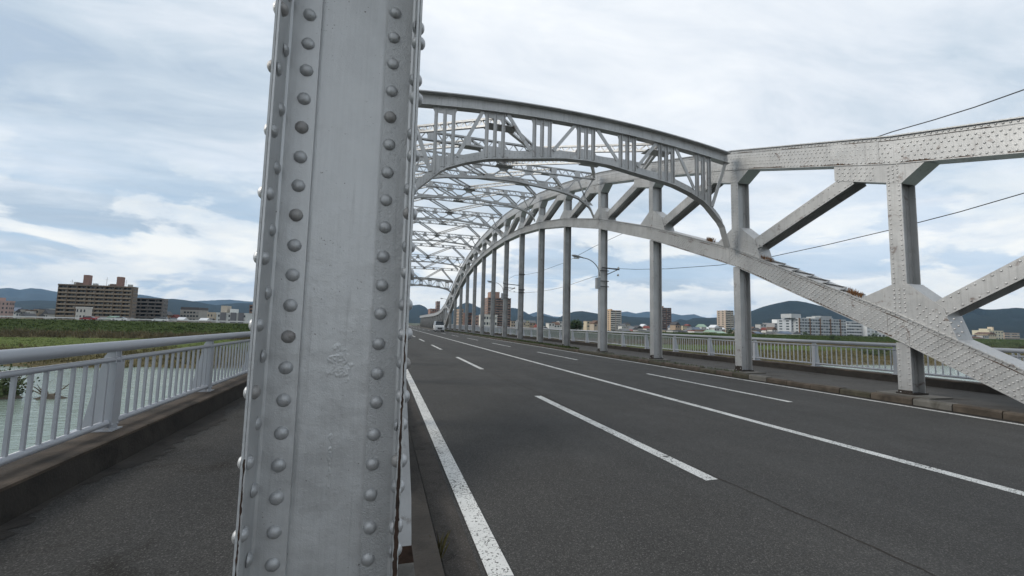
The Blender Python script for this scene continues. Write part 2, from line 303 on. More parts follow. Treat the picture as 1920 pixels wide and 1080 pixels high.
# ------------------------------------------------------------------ setting: ground, river, deck
def terrain_z(x, y):
    ys = [-4000, -140, -125, -118, 84, 89, 100, 118, 158, 162, 167, 187, 197, 213, 60000]
    zs = [-1.5, -1.5, -5.0, -9.6, -9.6, -7.35, -6.5, -5.6, -5.4, -5.0, -4.5, -0.55, -0.5, -3.5, -3.5]
    wob = 3.0*math.sin(x*0.045+1.0)+1.6*math.sin(x*0.13)
    k = 1.0 if 60 < y < 125 else (0.25 if y < 220 else 0)
    z = float(np.interp(y+wob*k, ys, zs))
    if 88 < y < 118: z += 0.25*math.sin(x*0.31+y*0.4)+0.2*math.sin(x*0.17-y*0.23)
    return z
def ground():
    xs = sorted(set([-10000, -7500, -5000, -2500, -1200, -700, -450]+list(np.arange(-320, 520, 3.0))+[620, 800, 1200, 2500, 5000, 7500, 10000]))
    ys = sorted(set([-1400, -700, -400, -300, -200, -145, -140, -125, -118, -60, 0, 50, 75]+list(np.arange(80, 220, 1.6))+[240, 280, 340, 450, 700, 1200, 2500, 6000, 9000, 10800]))
    mb = MB(); nx = len(xs)
    mb.v = [(x, y, terrain_z(x, y)) for y in ys for x in xs]
    mb.f = [(j*nx+i, j*nx+i+1, (j+1)*nx+i+1, (j+1)*nx+i) for j in range(len(ys)-1) for i in range(nx-1)]; mb.m = [0]*len(mb.f)
    mt = bpy.data.materials.new('river_bank_ground'); mt.use_nodes = True
    nt = mt.node_tree; N = nt.nodes; L = nt.links; bs = N['Principled BSDF']; bs.inputs['Roughness'].default_value = 0.95; bs.inputs['Specular IOR Level'].default_value = 0.1
    pos = N.new('ShaderNodeNewGeometry').outputs['Position']; sp = N.new('ShaderNodeSeparateXYZ'); L.new(pos, sp.inputs[0])
    n1 = N.new('ShaderNodeTexNoise'); n1.inputs['Scale'].default_value = 0.09; n1.inputs['Detail'].default_value = 8; L.new(pos, n1.inputs['Vector'])
    a = N.new('ShaderNodeMath'); a.operation = 'MULTIPLY_ADD'; a.inputs[1].default_value = 22; L.new(n1.outputs[0], a.inputs[0]); L.new(sp.outputs[1], a.inputs[2])
    mr = N.new('ShaderNodeMapRange'); mr.inputs[1].default_value = 80+11; mr.inputs[2].default_value = 240+11; L.new(a.outputs[0], mr.inputs[0])
    cr = N.new('ShaderNodeValToRGB'); L.new(mr.outputs[0], cr.inputs[0])
    st = [(0.0, (0.15, 0.13, 0.10)), (0.045, (0.105, 0.085, 0.045)), (0.15, (0.095, 0.082, 0.034)), (0.22, (0.085, 0.085, 0.026)), (0.26, (0.082, 0.105, 0.023)), (0.46, (0.082, 0.110, 0.023)), (0.49, (0.085, 0.075, 0.032)), (0.54, (0.052, 0.055, 0.022)), (0.57, (0.034, 0.050, 0.009)), (0.68, (0.030, 0.048, 0.008)), (0.70, (0.13, 0.12, 0.105)), (0.80, (0.13, 0.12, 0.10)), (1.0, (0.10, 0.105, 0.075))]
    el = cr.color_ramp.elements
    while len(el) < len(st): el.new(0.5)
    for e, (p, c) in zip(el, st): e.position = p; e.color = rgb(c)
    n2 = N.new('ShaderNodeTexNoise'); n2.inputs['Scale'].default_value = 0.8; n2.inputs['Detail'].default_value = 9; n2.inputs['Roughness'].default_value = 0.7; L.new(pos, n2.inputs['Vector'])
    m2 = N.new('ShaderNodeMapRange'); m2.inputs[1].default_value = 0.3; m2.inputs[2].default_value = 0.7; m2.inputs[3].default_value = 0.55; m2.inputs[4].default_value = 1.4; L.new(n2.outputs[0], m2.inputs[0])
    ml = N.new('ShaderNodeVectorMath'); ml.operation = 'SCALE'; L.new(cr.outputs[0], ml.inputs[0]); L.new(m2.outputs[0], ml.inputs['Scale']); L.new(ml.outputs[0], bs.inputs['Base Color'])
    b = N.new('ShaderNodeBump'); b.inputs['Strength'].default_value = 0.9; b.inputs['Distance'].default_value = 0.4; L.new(n2.outputs[0], b.inputs['Height']); L.new(b.outputs[0], bs.inputs['Normal'])
    o = mb.build('ground', mt, kind='structure', smooth=True)
ground()
def water():
    mb = MB(); mb.add([(-3000, -130, -7.5), (3000, -130, -7.5), (3000, 96, -7.5), (-3000, 96, -7.5)], [(0, 1, 2, 3)])
    mt = bpy.data.materials.new('river_water'); mt.use_nodes = True
    nt = mt.node_tree; N = nt.nodes; L = nt.links; bs = N['Principled BSDF']
    pos = N.new('ShaderNodeNewGeometry').outputs['Position']
    n0 = N.new('ShaderNodeTexNoise'); n0.inputs['Scale'].default_value = 0.05; n0.inputs['Detail'].default_value = 5; L.new(pos, n0.inputs['Vector'])
    mx = N.new('ShaderNodeMix'); mx.data_type = 'RGBA'; L.new(n0.outputs[0], mx.inputs[0]); mx.inputs[6].default_value = (0.160, 0.215, 0.180, 1); mx.inputs[7].default_value = (0.215, 0.262, 0.220, 1)
    L.new(mx.outputs[2], bs.inputs['Base Color']); bs.inputs['Roughness'].default_value = 0.12; bs.inputs['IOR'].default_value = 1.33
    mp = N.new('ShaderNodeMapping'); mp.inputs['Scale'].default_value = (0.45, 1.3, 1); L.new(pos, mp.inputs[0])
    n1 = N.new('ShaderNodeTexNoise'); n1.inputs['Scale'].default_value = 1.1; n1.inputs['Detail'].default_value = 7; n1.inputs['Distortion'].default_value = 0.6; L.new(mp.outputs[0], n1.inputs['Vector'])
    b = N.new('ShaderNodeBump'); b.inputs['Strength'].default_value = 0.55; b.inputs['Distance'].default_value = 0.25; L.new(n1.outputs[0], b.inputs['Height']); L.new(b.outputs[0], bs.inputs['Normal'])
    mb.build('river_water', mt, kind='structure')
water()
YA, YB = -14.0, 186.0            # bridge deck from behind the camera to the far levee
YE = 420.0
def sheet(name, mat, x0, x1, y0, y1, z, th=0.25):
    mb = MB(); mb.box(x0, x1, y0, y1, z-th, z); return mb.build(name, mat, kind='structure')
road = sheet('road', ROADM, 0.425, 10.715, YA, YE, 0.0, 0.30)
sheet('gutter', GUTM, 0.43, 0.635, YA, YB, 0.004, 0.06)
sheet('deck_slab', CONC, -2.72, 14.38, YA, YB, -0.304, 0.45)
sheet('sidewalk', WALKM, -2.262, -0.30, YA, YB, 0.15, 0.45)
sheet('sidewalk', WALKR, 10.985, 13.975, YA, YB, 0.13, 0.43)
kerbL = sheet('kerb', KERBF, -0.298, 0.385, YA, YB, 0.138, 0.44)
# raised kerbs that carry the railings
def railkerb(name, x0, x1, z, face):
    w = 0.035*face; mb = MB()
    mb.prism_y([(x1-0.05*face, -0.25), (x1+w, -0.25), (x1+w, 0.11), (x1+0.004*face, z-0.03), (x1-0.05*face, z-0.03)], YA, YB)
    k = mb.build(name, KERBF, kind='structure'); y = YA; rs = random.Random(5)
    while y < YB:
        L_ = min(4.86, YB-y); mb = MB(); dz = rs.uniform(-0.006, 0.006)
        if y > 60: L_ = YB-y
        mb.prism_y([(x0, -0.25), (x1-0.052*face, -0.25), (x1-0.052*face, z-0.028), (x1+0.006*face, z-0.028), (x1+0.006*face, z-0.012+dz), (x1-0.016*face, z+min(0, dz)), (x0, z+min(0, dz))], y+0.006, y+L_-0.006)
        mb.build('kerb_length', KERBD, k); y += L_
    return k
railkerb('railing_kerb', -2.74, -2.30, 0.38, 1)
railkerb('railing_kerb', 14.42, 14.00, 0.335, -1)
# embankment that carries the road on beyond the far levee
mb = MB(); mb.prism_y([(-4, -0.31), (15.5, -0.31), (22, -3.6), (-11, -3.6)], 187, YE+10); mb.build('embankment', CONC, kind='structure')
# markings, each a sheet 4 mm up
def marking(x, w, y0, y1, z=0.004):
    mb = MB(); n = max(1, int((y1-y0)/1.5)); 
    for i in range(n):
        a = y0+(y1-y0)*i/n; b = y0+(y1-y0)*(i+1)/n
        mb.add([(x-w/2, a, z), (x+w/2, a, z), (x+w/2, b, z), (x-w/2, b, z)], [(0, 1, 2, 3)])
    return mb.build('road_marking', PAINT, road)
marking(0.745, 0.150, YA, YB, 0.008); marking(5.95, 0.155, YA, YE); marking(10.52, 0.13, YA, YB)
for i in range(-1, 18):
    marking(3.22, 0.15, 3.62+10.35*i, 8.65+10.35*i); marking(8.37, 0.13, 7.1+10.4*i, 12.25+10.4*i)
# long joint crack in the asphalt
mb = MB(); pts = []
y = 0.5
while y < 60:
    pts.append((3.33+0.05*math.sin(y*0.9)+random.uniform(-0.012, 0.012), y)); y += random.uniform(0.05, 0.14)
for (xa, a), (xb, b) in zip(pts[:-1], pts[1:]):
    w = random.uniform(0.003, 0.011); mb.add([(xa-w, a, 0.0035), (xa+w, a, 0.0035), (xb+w, b, 0.0035), (xb-w, b, 0.0035)], [(0, 1, 2, 3)])
mb.build('joint_crack', BLACK, road)
# kerb stones along the right-hand pavement
kr = sheet('kerb_bed', KERBF, 10.72, 10.98, YA, YB, 0.02, 0.3)
y = 2.0; i = 0
while y < 95:
    L_ = random.uniform(0.62, 0.85); z = 0.148+random.uniform(-0.012, 0.012); dx = random.uniform(-0.008, 0.012)
    mb = MB(); mb.prism_y([(10.722+dx, 0.021), (10.978, 0.021), (10.978, z), (10.755+dx, z), (10.722+dx, z-0.035)], y+0.012, y+L_)
    mb.build('kerb_stone', random.choice([KERB1, KERB1, KERB2, KERB3, KERB3] if y < 16 else [KERB3, KERB3, KERB1]), kr); y += L_+0.006; i += 1
mb = MB(); mb.box(10.722, 10.978, 95.3, YB, 0.021, 0.145); mb.build('kerb_run', KERB3, kr)

# ------------------------------------------------------------------ the arch bridge
bridge = tag(empty('arch_bridge', (5.64, 40.0, 0.0)), 'silver-grey riveted steel arch bridge spanning the road, with its nearest post close to the camera', 'bridge')
def yk(k): return 1.76 if k == -1 else 6.7+4.65*k+0.022*k*k
LTAB = [(-9, -6.0), (1.76, -0.75), (6.7, 1.94), (11.35, 4.22), (16.1, 6.0), (20.85, 7.48), (25.65, 8.62), (30.5, 9.47), (35.4, 10.0), (40.3, 10.24), (45.3, 10.25), (50.4, 10.10), (55.5, 9.68), (60.7, 8.95), (65.8, 7.70), (70.9, 6.10), (76.1, 3.90), (81.4, 1.35), (86.8, -1.6)]
TTAB = [(-14, 3.7), (-9, 3.8), (-3.5, 4.15), (1.76, 4.85), (6.7, 6.13), (11.35, 7.62), (16.1, 8.95), (20.85, 10.12), (25.7, 11.07), (30.5, 11.80), (35.4, 12.27), (40.3, 12.52), (45.3, 12.50), (50.4, 12.27), (55.5, 11.80), (60.7, 11.10), (65.8, 10.05), (70.9, 8.60), (76.1, 6.85), (81.4, 5.25), (86.8, 4.35), (92, 3.95), (100, 3.72), (140, 3.63)]
lt = lambda y: float(np.interp(y, *zip(*LTAB))); tt = lambda y: float(np.interp(y, *zip(*TTAB)))
def ldep(y): return 0.50+0.14*min(1, abs(y-41)/36)
TDEP = 0.69
KS = list(range(-1, 16))
class Side:
    def __init__(s, xc, sg): s.xc = xc; s.sg = sg            # sg: direction from the truss towards the road
    def x(s, u): return s.xc+s.sg*u                          # u: +0.25 is the road face
    def rng(s, a, b): a, b = s.x(a), s.x(b); return min(a, b), max(a, b)
def hmember(S, p, q, w, half=0.235, tf=0.020):
    """H section lying in the truss plane: two face plates and a web between them; p, q are (y, z)"""
    mb = MB(); d = np.array(q)-np.array(p); d = d/np.linalg.norm(d); n = np.array([-d[1], d[0]])*w/2
    poly = [tuple(np.array(p)-n), tuple(np.array(q)-n), tuple(np.array(q)+n), tuple(np.array(p)+n)]
    mb.prism_x(poly, *S.rng(half-tf, half)); mb.prism_x(poly, *S.rng(-half, -half+tf))
    nw = n/np.linalg.norm(n)*0.008
    web = [tuple(np.array(p)-nw), tuple(np.array(q)-nw), tuple(np.array(q)+nw), tuple(np.array(p)+nw)]
    mb.prism_x(web, *S.rng(-half+tf+0.001, half-tf-0.001))
    nl = n/np.linalg.norm(n)*0.019
    leg = [tuple(np.array(p)-nl), tuple(np.array(q)-nl), tuple(np.array(q)+nl), tuple(np.array(p)+nl)]
    mb.prism_x(leg, *S.rng(half-tf-0.095, half-tf-0.002)); mb.prism_x(leg, *S.rng(-half+tf+0.002, -half+tf+0.095))
    return mb
def face_rivets(S, p, q, w, pitch=0.13, r=0.024, rows=(-0.33, 0.33), u=0.235):
    mb = MB(); p = np.array(p); q = np.array(q); d = (q-p)/np.linalg.norm(q-p); n = np.array([-d[1], d[0]])
    for i, rw in enumerate(rows):
        a = p+n*w*rw; b = q+n*w*rw
        mb.rivets((S.x(u), *a), (S.x(u), *b), (S.sg, 0, 0), pitch, r, 0.25+0.5*(i % 2))
    return mb
def chord_seg(S, ya, yb, tab, dep, name, rowset, riv, first):
    za, zb = tab(ya), tab(yb); da, db = dep(ya), dep(yb)
    mb = MB()
    for a, b in ((0.20, 0.222), (-0.222, -0.20)): mb.prism_x([(ya, za-0.026), (yb, zb-0.026), (yb, zb-db+0.02), (ya, za-da+0.02)], *S.rng(a, b))
    mb.prism_x([(ya, za), (yb, zb), (yb, zb-0.025), (ya, za-0.025)], *S.rng(-0.285, 0.285))
    mb.prism_x([(ya, za-da+0.019), (yb, zb-db+0.019), (yb, zb-db), (ya, za-da)], *S.rng(-0.265, 0.265))
    for t0 in (0.03, None):                                   # flange angles along top and bottom of the face
        if t0: q = [(ya, za-0.027), (yb, zb-0.027), (yb, zb-0.115), (ya, za-0.115)]
        else: q = [(ya, za-da+0.105), (yb, zb-db+0.105), (yb, zb-db+0.0195), (ya, za-da+0.0195)]
        mb.prism_x(q, *S.rng(0.223, 0.236))
    if first:                                                 # splice cover beside the node
        f = 0.16; ys, ye = ya+(yb-ya)*0.06, ya+(yb-ya)*0.30
        zz = lambda y: za+(zb-za)*(y-ya)/(yb-ya)
        mb.prism_x([(ys, zz(ys)-0.118), (ye, zz(ye)-0.118), (ye, zz(ye)-da+0.108), (ys, zz(ys)-da+0.108)], *S.rng(0.223, 0.231))
    o = mb.build(name, STEEL, bridge)
    if riv:
        rb = MB()
        for j, fr in enumerate(rowset):
            a = (S.x(0.222), ya, za-da*fr); b = (S.x(0.222), yb, zb-db*fr)
            u = 0.237 if (fr < 0.17 or fr > 0.85) else 0.2225
            rb.rivets((S.x(u), ya, za-da*fr), (S.x(u), yb, zb-db*fr), (S.sg, 0, 0), 0.105 if fr < 0.17 or fr > 0.85 else 0.125, 0.0235, 0.25+0.5*(j % 2))
        rb.rivets((S.x(0.262), ya, za+0.0), (S.x(0.262), yb, zb+0.0), (0, 0, 1), 0.12, 0.016)
        rb.build('rivets', STEEL, o, kind='stuff')
    return o
def truss(S, right):
    for i in range(len(KS)-1):
        a, b = yk(KS[i]), yk(KS[i+1])
        chord_seg(S, a, b, tt, lambda y: TDEP, 'top_chord', (0.10, 0.30, 0.42, 0.60, 0.74, 0.91) if KS[i] < 2 else (0.10, 0.35, 0.65, 0.91), right and KS[i] < 5, KS[i] < 6)
        if lt(b) > -0.2: chord_seg(S, a, b, lt, ldep, 'lower_chord', (0.10, 0.24, 0.34, 0.45, 0.56, 0.67, 0.78, 0.92), right and KS[i] < 6, KS[i] < 6)
    for a, b in ((-9, -3.5), (-3.5, 1.76), (yk(15), 86.8), (86.8, 92), (92, 100), (100, 120), (120, 140)):
        chord_seg(S, a, b, tt, lambda y: TDEP, 'top_chord', (), False, False)
    for k in KS:
        y = yk(k); zl, zt_ = lt(y), tt(y)
        ped = MB()
        if k == -1 and not right: continue                     # the close post is built on its own below
        z0 = 0.17
        if zl-ldep(y) > 0.3:
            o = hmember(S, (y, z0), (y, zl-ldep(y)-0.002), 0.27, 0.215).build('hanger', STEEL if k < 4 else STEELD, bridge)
            if right and k < 6:
                rb = face_rivets(S, (y, z0), (y, zl-ldep(y)), 0.27, 0.12, 0.022, u=0.215)
                if k < 3:
                    for u in (0.15, -0.15): rb.rivets((S.x(u), y-0.019, z0), (S.x(u), y-0.019, zl-ldep(y)), (0, -1, 0), 0.12, 0.015)
                rb.build('rivets', STEEL, o, kind='stuff')
            bm_ = MB(); bm_.box(*S.rng(-0.245, 0.245), y-0.17, y+0.17, 0.165, 0.175+0.02); bm_.box(*S.rng(0.2152, 0.222), y-0.137, y+0.137, 0.196, 0.33 if k > 0 else 0.25)
            bm_.build('base_plate', BLACK, bridge)
        zs = max(zl, 0.17)
        o = hmember(S, (y, zs+0.001), (y, zt_-TDEP-0.002), 0.30, 0.2350).build('vertical', STEEL, bridge)
        if right and k < 6:
            rb = face_rivets(S, (y, zs), (y, zt_-TDEP), 0.30, 0.115, 0.023)
            if k < 3:
                for u in (0.165, -0.165): rb.rivets((S.x(u), y-0.02, zs), (S.x(u), y-0.02, zt_-TDEP), (0, -1, 0), 0.12, 0.015)
            rb.build('rivets', STEEL, o, kind='stuff')
        d = 1 if k < 7 else (-1 if k > 7 else 0)
        # gusset boxes: at the top chord towards the crown, at the lower chord away from it
        if zl > 0.3:
            sl_ = lambda yy: tt(yy)-TDEP-0.001
            D = d if d else 1; far = 1.33 if d else 0.5
            f2 = min(1.0, (zt_-zl)/3.0)
            g = MB(); g.prism_x([(y+D*far, sl_(y+D*far)), (y+D*far, sl_(y+D*far)-0.40), (y-D*0.155, sl_(y)-0.50), (y-D*0.62, sl_(y-D*0.62))], *S.rng(-0.242, 0.242))
            o = g.build('gusset_plate', STEEL, bridge)
            if right and k < 4:
                rb = MB()
                for iy in range(7):
                    for iz in range(4): rb.rivet((S.x(0.242), y+0.42+iy*0.13+(iz % 2)*0.05, sl_(y+0.42+iy*0.13)-0.08-iz*0.09), (S.sg, 0, 0), 0.024)
                for iz in range(5):
                    for iy in (-0.09, 0.0, 0.09): rb.rivet((S.x(0.242), y+iy, sl_(y)-0.05-iz*0.09), (S.sg, 0, 0), 0.024)
                rb.build('rivets', STEEL, o, kind='stuff')
            hh = 0.68*f2
            E_ = -d if d else 1
            ls = lambda yy: lt(yy)+0.001
            if d:
                poly = [(y-E_*0.82, ls(y-E_*0.82)), (y-E_*0.155, ls(y)+hh), (y+E_*0.18, ls(y)+hh), (y+E_*0.78, ls(y+E_*0.78)+hh*0.80), (y+E_*0.98, ls(y+E_*0.98))]
            else:
                poly = [(y-1.2, ls(y-1.2)), (y-0.8, ls(y-0.8)+hh*0.7), (y-0.16, ls(y)+hh), (y+0.16, ls(y)+hh), (y+0.8, ls(y+0.8)+hh*0.7), (y+1.2, ls(y+1.2))]
            g = MB(); g.prism_x(poly, *S.rng(-0.246, 0.246)); o = g.build('gusset_plate', STEEL, bridge)
            if right and k < 4:
                rb = MB()
                for iy in range(7):
                    for iz in range(4):
                        yy = y+E_*(0.32+iy*0.115+(iz % 2)*0.05); rb.rivet((S.x(0.246), yy, ls(yy)+0.10+iz*0.10), (S.sg, 0, 0), 0.024)
                for iz in range(6):
                    for iy in (-0.10, 0.0, 0.10): rb.rivet((S.x(0.246), y+iy, ls(y)+0.06+iz*0.10), (S.sg, 0, 0), 0.024)
                rb.build('rivets', STEEL, o, kind='stuff')
        # pedestal and diagonal
        if right or k > 0:
            pd = MB(); pd.box(*S.rng(-0.33, 0.42), y-0.55, y+0.48, 0.10, 0.164 if k != 0 else 0.164); pd.build('pedestal', KERB2, bridge)
    for k in range(0, 16):
        if k <= 7: pairs = [(k, k-1)]
        else: pairs = []
        if k >= 7 and k < 15: pairs.append((k, k+1))
        for a, b in pairs:
            ya_, yb_ = yk(a), yk(b); zl, zt_ = lt(ya_), tt(yb_)
            if zl < 0.3: continue
            e = 1 if yb_ > ya_ else -1
            A_ = np.array((ya_, zl-ldep(ya_)/2)); B_ = np.array((yb_, zt_-TDEP/2)); p = tuple(A_+(B_-A_)*0.11); q = tuple(A_+(B_-A_)*0.80)
            o = hmember(S, p, q, 0.35, 0.226).build('diagonal', STEEL, bridge)
            if right and k < 6: face_rivets(S, p, q, 0.35, 0.15, 0.025, (-0.34, 0.34), 0.226).build('rivets', STEEL, o, kind='stuff')
    # low truss of the side span at the far end
    yy = 84.0
    while yy < 138:
        zt_ = tt(yy)-TDEP
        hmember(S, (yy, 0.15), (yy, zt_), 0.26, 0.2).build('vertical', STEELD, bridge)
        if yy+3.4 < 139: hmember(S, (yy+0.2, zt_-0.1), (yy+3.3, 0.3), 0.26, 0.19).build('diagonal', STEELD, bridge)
        yy += 3.4
R_, L_S = Side(11.45, -1), Side(-0.163, 1)
truss(R_, True); truss(L_S, False)
# loose lacing straps on top of the lower chord near the first nodes
mb = MB()
for i in range(15):
    ya = 7.75+i*0.22; s_ = 1 if i % 2 else -1
    mb.beam((11.45-0.25*s_, ya, lt(ya)+0.022), (11.45+0.25*s_, ya+0.24, lt(ya+0.24)+0.022), 0.07, 0.012)
mb.build('lacing', STEELD, bridge)
def chord_stain(tab, dz, ya, yb, wmax, seed, off=0.2372):
    rs = random.Random(seed); mb = MB(); y = ya; prev = None
    while y < yb:
        w = max(0.0, wmax*(0.5+0.9*math.sin(y*2.1+seed)*math.sin(y*5.3)+rs.uniform(-0.45, 0.45))); cur = (y, tab(y)-dz, w)
        if prev and (prev[2] > 0.004 or w > 0.004): mb.add([(R_.x(off), prev[0], prev[1]), (R_.x(off), cur[0], cur[1]), (R_.x(off), cur[0], cur[1]+cur[2]), (R_.x(off), prev[0], prev[1]+prev[2])], [(0, 1, 2, 3)])
        prev = cur; y += rs.uniform(0.015, 0.05)
    mb.build('rust_stain', RUSTB, bridge)
RUSTB = pm('brown_rust', (0.085, 0.055, 0.038), 0.9, 0.5, 14, 0, 0.5, 80, dark=(0.03, 0.022, 0.016), dark_amt=0.7, dark_scale=6)
chord_stain(tt, TDEP-0.021, 4.2, 11.0, 0.035, 1); chord_stain(tt, 0.115, 5.0, 16.0, 0.012, 4)
chord_stain(lambda y: lt(y)-ldep(y), -0.022, 6.9, 16.0, 0.030, 2); chord_stain(lt, 0.117, 4.5, 16.0, 0.016, 3)
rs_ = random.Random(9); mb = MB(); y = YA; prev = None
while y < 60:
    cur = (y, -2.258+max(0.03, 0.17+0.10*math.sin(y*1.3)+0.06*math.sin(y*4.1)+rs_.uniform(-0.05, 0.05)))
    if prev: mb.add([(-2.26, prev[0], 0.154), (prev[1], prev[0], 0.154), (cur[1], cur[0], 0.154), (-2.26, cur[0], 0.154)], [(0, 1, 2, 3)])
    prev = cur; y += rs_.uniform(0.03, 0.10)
mb.build('dirt_shade_strip', KERBF, kind='structure')  # irregular dark strip: dirt plus the kerb-foot shading, painted onto the sidewalk
# the close post: web, angle legs, flange pairs with a rusty seam, single rivets
def close_post():
    zb, zt_ = 0.50, tt(1.76)-TDEP
    xo, xi, ro, ri, yn, yf, yw = -0.416, -0.4005, 0.0895, 0.071, 1.60, 1.92, 1.755
    post = MB(); post.box(xi+0.001, ri-0.001, yw, yw+0.014, zb, zt_); post = post.build('web_plate', POST, bridge)
    def legs(x0, x1, mat, name):
        mb = MB(); mb.box(x0, x1, yw-0.018, yw-0.0005, zb, zt_); mb.box(x0, x1, yw+0.0145, yw+0.027, zb, zt_); return mb.build(name, mat, bridge)
    lw = legs(-0.398, -0.288, POST, 'angle_leg'); rw = legs(-0.040, 0.069, POSTR, 'angle_leg')
    flanges = []
    for a, b, c, d in ((xo, xo+0.0072, xi-0.0068, xi), (ro-0.0085, ro, ri, ri+0.0078)):
        for p, q in ((a, b), (c, d)):
            mb = MB(); mb.box(p, q, yn, yf, zb, zt_); flanges.append(mb.build('flange_plate', EDGE if (p, q) in ((a, b),) else POST, bridge))
        s0, s1 = (b, c) if b < c else (d, a)
        mb = MB(); mb.box(s0+0.0003, s1-0.0003, yn+0.004, yf-0.004, zb, zt_); mb.build('rust_seam', RUST, bridge)
    # fillets where leg meets flange
    mb = MB(); mb.prism_y  # (kept simple: a small quarter fillet as a thin wedge)
    for x0, sg in ((xi, 1), (ri, -1)):
        n = len(mb.v); r = 0.012
        prof = [(x0, yw-0.018-r), (x0+sg*0.0035, yw-0.018-0.0035), (x0+sg*r, yw-0.018), (x0, yw-0.018)]
        if sg < 0: prof = prof[::-1]
        mb.add([(px_, py_, zb) for px_, py_ in prof]+[(px_, py_, zt_) for px_, py_ in prof], [(0, 4, 5, 1), (1, 5, 6, 2), (2, 6, 7, 3), (3, 7, 4, 0)])
    mb.build('fillet', POST, bridge)
    # dome rivet mesh, 12-sided
    rm = MB(); n = 14; prof = [(1.04, 0.0), (1.0, 0.10), (0.90, 0.32), (0.70, 0.52), (0.42, 0.66), (0.15, 0.71)]
    for rr, hh in prof: rm.v += [(0.0235*rr*math.cos(2*math.pi*k/n), 0.0235*rr*math.sin(2*math.pi*k/n), 0.0235*hh) for k in range(n)]
    for i in range(len(prof)-1): rm.f += [(i*n+k, i*n+(k+1) % n, (i+1)*n+(k+1) % n, (i+1)*n+k) for k in range(n)]
    rm.f.append(tuple(range((len(prof)-1)*n, len(prof)*n))); rm.m = [0]*len(rm.f)
    mes = []
    for q in range(5):
        sv = rm.v; rm.v = [(a*(1+0.05*math.sin(3*k+q)), b*(1+0.05*math.cos(2*k+q)), c*(0.85+0.08*q)) for k, (a, b, c) in enumerate(sv)]; mes.append(rm.mesh('rivet', RIVR if q == 4 else RIV, smooth=True)); rm.v = sv
    z = 0.5275
    toF, toL, toR = (math.pi/2, 0, 0), (0, -math.pi/2, 0), (0, math.pi/2, 0)
    i = 0
    while z < zt_-0.05:
        st = 0.035 if i % 2 else -0.035
        items = [(lw, (-0.3305, yw-0.018, z), toF), (rw, (-0.0115, yw-0.018, z-0.02), toF),
                 (flanges[1], (xi, 1.655+st+0.01, z+0.045), toR), (flanges[0], (xo, 1.655+st+0.01, z+0.045), toL),
                 (flanges[3], (ri, 1.655+st+0.01, z+0.02), toL), (flanges[2], (ro, 1.655+st+0.01, z+0.02), toR)]
        for par, p, r in items:
            jit = (random.uniform(-0.09, 0.09) for _ in range(3))
            place('rivet', random.choice(mes[:4]*3+[mes[4]]), par, Vector(p)+Vector((random.uniform(-.0015, .0015) if r is toF else 0, 0, random.uniform(-.003, .003))), tuple(a+b for a, b in zip(r, jit)))
        z += 0.1135; i += 1
    rs = random.Random(3)
    for x0, x1, z0_, z1_, par in ((ri-0.001, ro-0.0005, 0.50, 1.50, flanges[2]), (xo+0.004, xi-0.001, 0.62, 1.05, flanges[0])):
        mb = MB(); z = z0_; prev = None
        while z < z1_:
            t = (z-z0_)/(z1_-z0_); wd_ = (x1-x0)*(0.92-0.75*t+rs.uniform(-0.18, 0.10)) if par is flanges[2] else (x1-x0)*rs.uniform(0.15, 0.75)
            c = (x0+x1)/2+rs.uniform(-0.1, 0.1)*(x1-x0); cur = (max(x0, c-wd_/2), min(x1, c+wd_/2), z)
            if prev: mb.add([(prev[0], yn-0.0006, prev[2]), (prev[1], yn-0.0006, prev[2]), (cur[1], yn-0.0006, cur[2]), (cur[0], yn-0.0006, cur[2])], [(0, 1, 2, 3)])
            prev = cur; z += rs.uniform(0.006, 0.02)
        mb.build('rust_stain', RUST, par)
    # flared plate at the foot on the road side, rusted where it meets the pedestal
    mb = MB(); mb.prism_y([(ro+0.002, 0.62), (ro+0.060, 0.62), (ro+0.052, 0.80), (ro+0.030, 1.05), (ro+0.004, 1.36), (ro+0.002, 1.36)], 1.80, 1.815)
    mb.build('foot_plate', WHITEP, bridge)
    mb = MB(); mb.prism_y([(ro+0.002, 0.555), (ro+0.072, 0.555), (ro+0.061, 0.62), (ro+0.002, 0.62)], 1.798, 1.817); mb.build('foot_rust', RUST, bridge)
    mb = MB(); mb.box(-0.49, 0.17, 1.45, 2.05, 0.10, 0.498); mb.build('pedestal', KERB2, bridge)
    # wrinkled old-paint patch, drips and pits on the web
    from mathutils import noise as mn
    mb = MB(); nx, nz = 70, 260; W_, z0_, z1_ = 0.15, 0.60, 1.47
    for b in range(nz+1):
        for a in range(nx+1):
            x = -0.155-W_/2+W_*a/nx; zz = z0_+(z1_-z0_)*b/nz
            d1 = math.hypot((x+0.150)/0.050, (zz-1.335)/0.085); d2 = 0.45+math.hypot((x+0.166)/0.014, (zz-0.98)/0.25); d = min(d1, d2)+0.75*mn.noise(Vector((x*38, zz*38, 1.0)))
            n_ = 0.5+0.5*mn.noise(Vector((x*210, zz*160, 3.0)))+0.45*mn.noise(Vector((x*420, zz*360, 7.0)))
            h = max(0.0, min(1.0, (1.0-d)*2.5))*max(0.0, n_)*0.0046-0.0010
            mb.v.append((x, yw-h, zz))
    mb.f = [(q*(nx+1)+a, q*(nx+1)+a+1, (q+1)*(nx+1)+a+1, (q+1)*(nx+1)+a) for q in range(nz) for a in range(nx)]; mb.m = [0]*len(mb.f)
    mb.build('paint_blisters', POST, post, kind='stuff', smooth=True)
close_post()
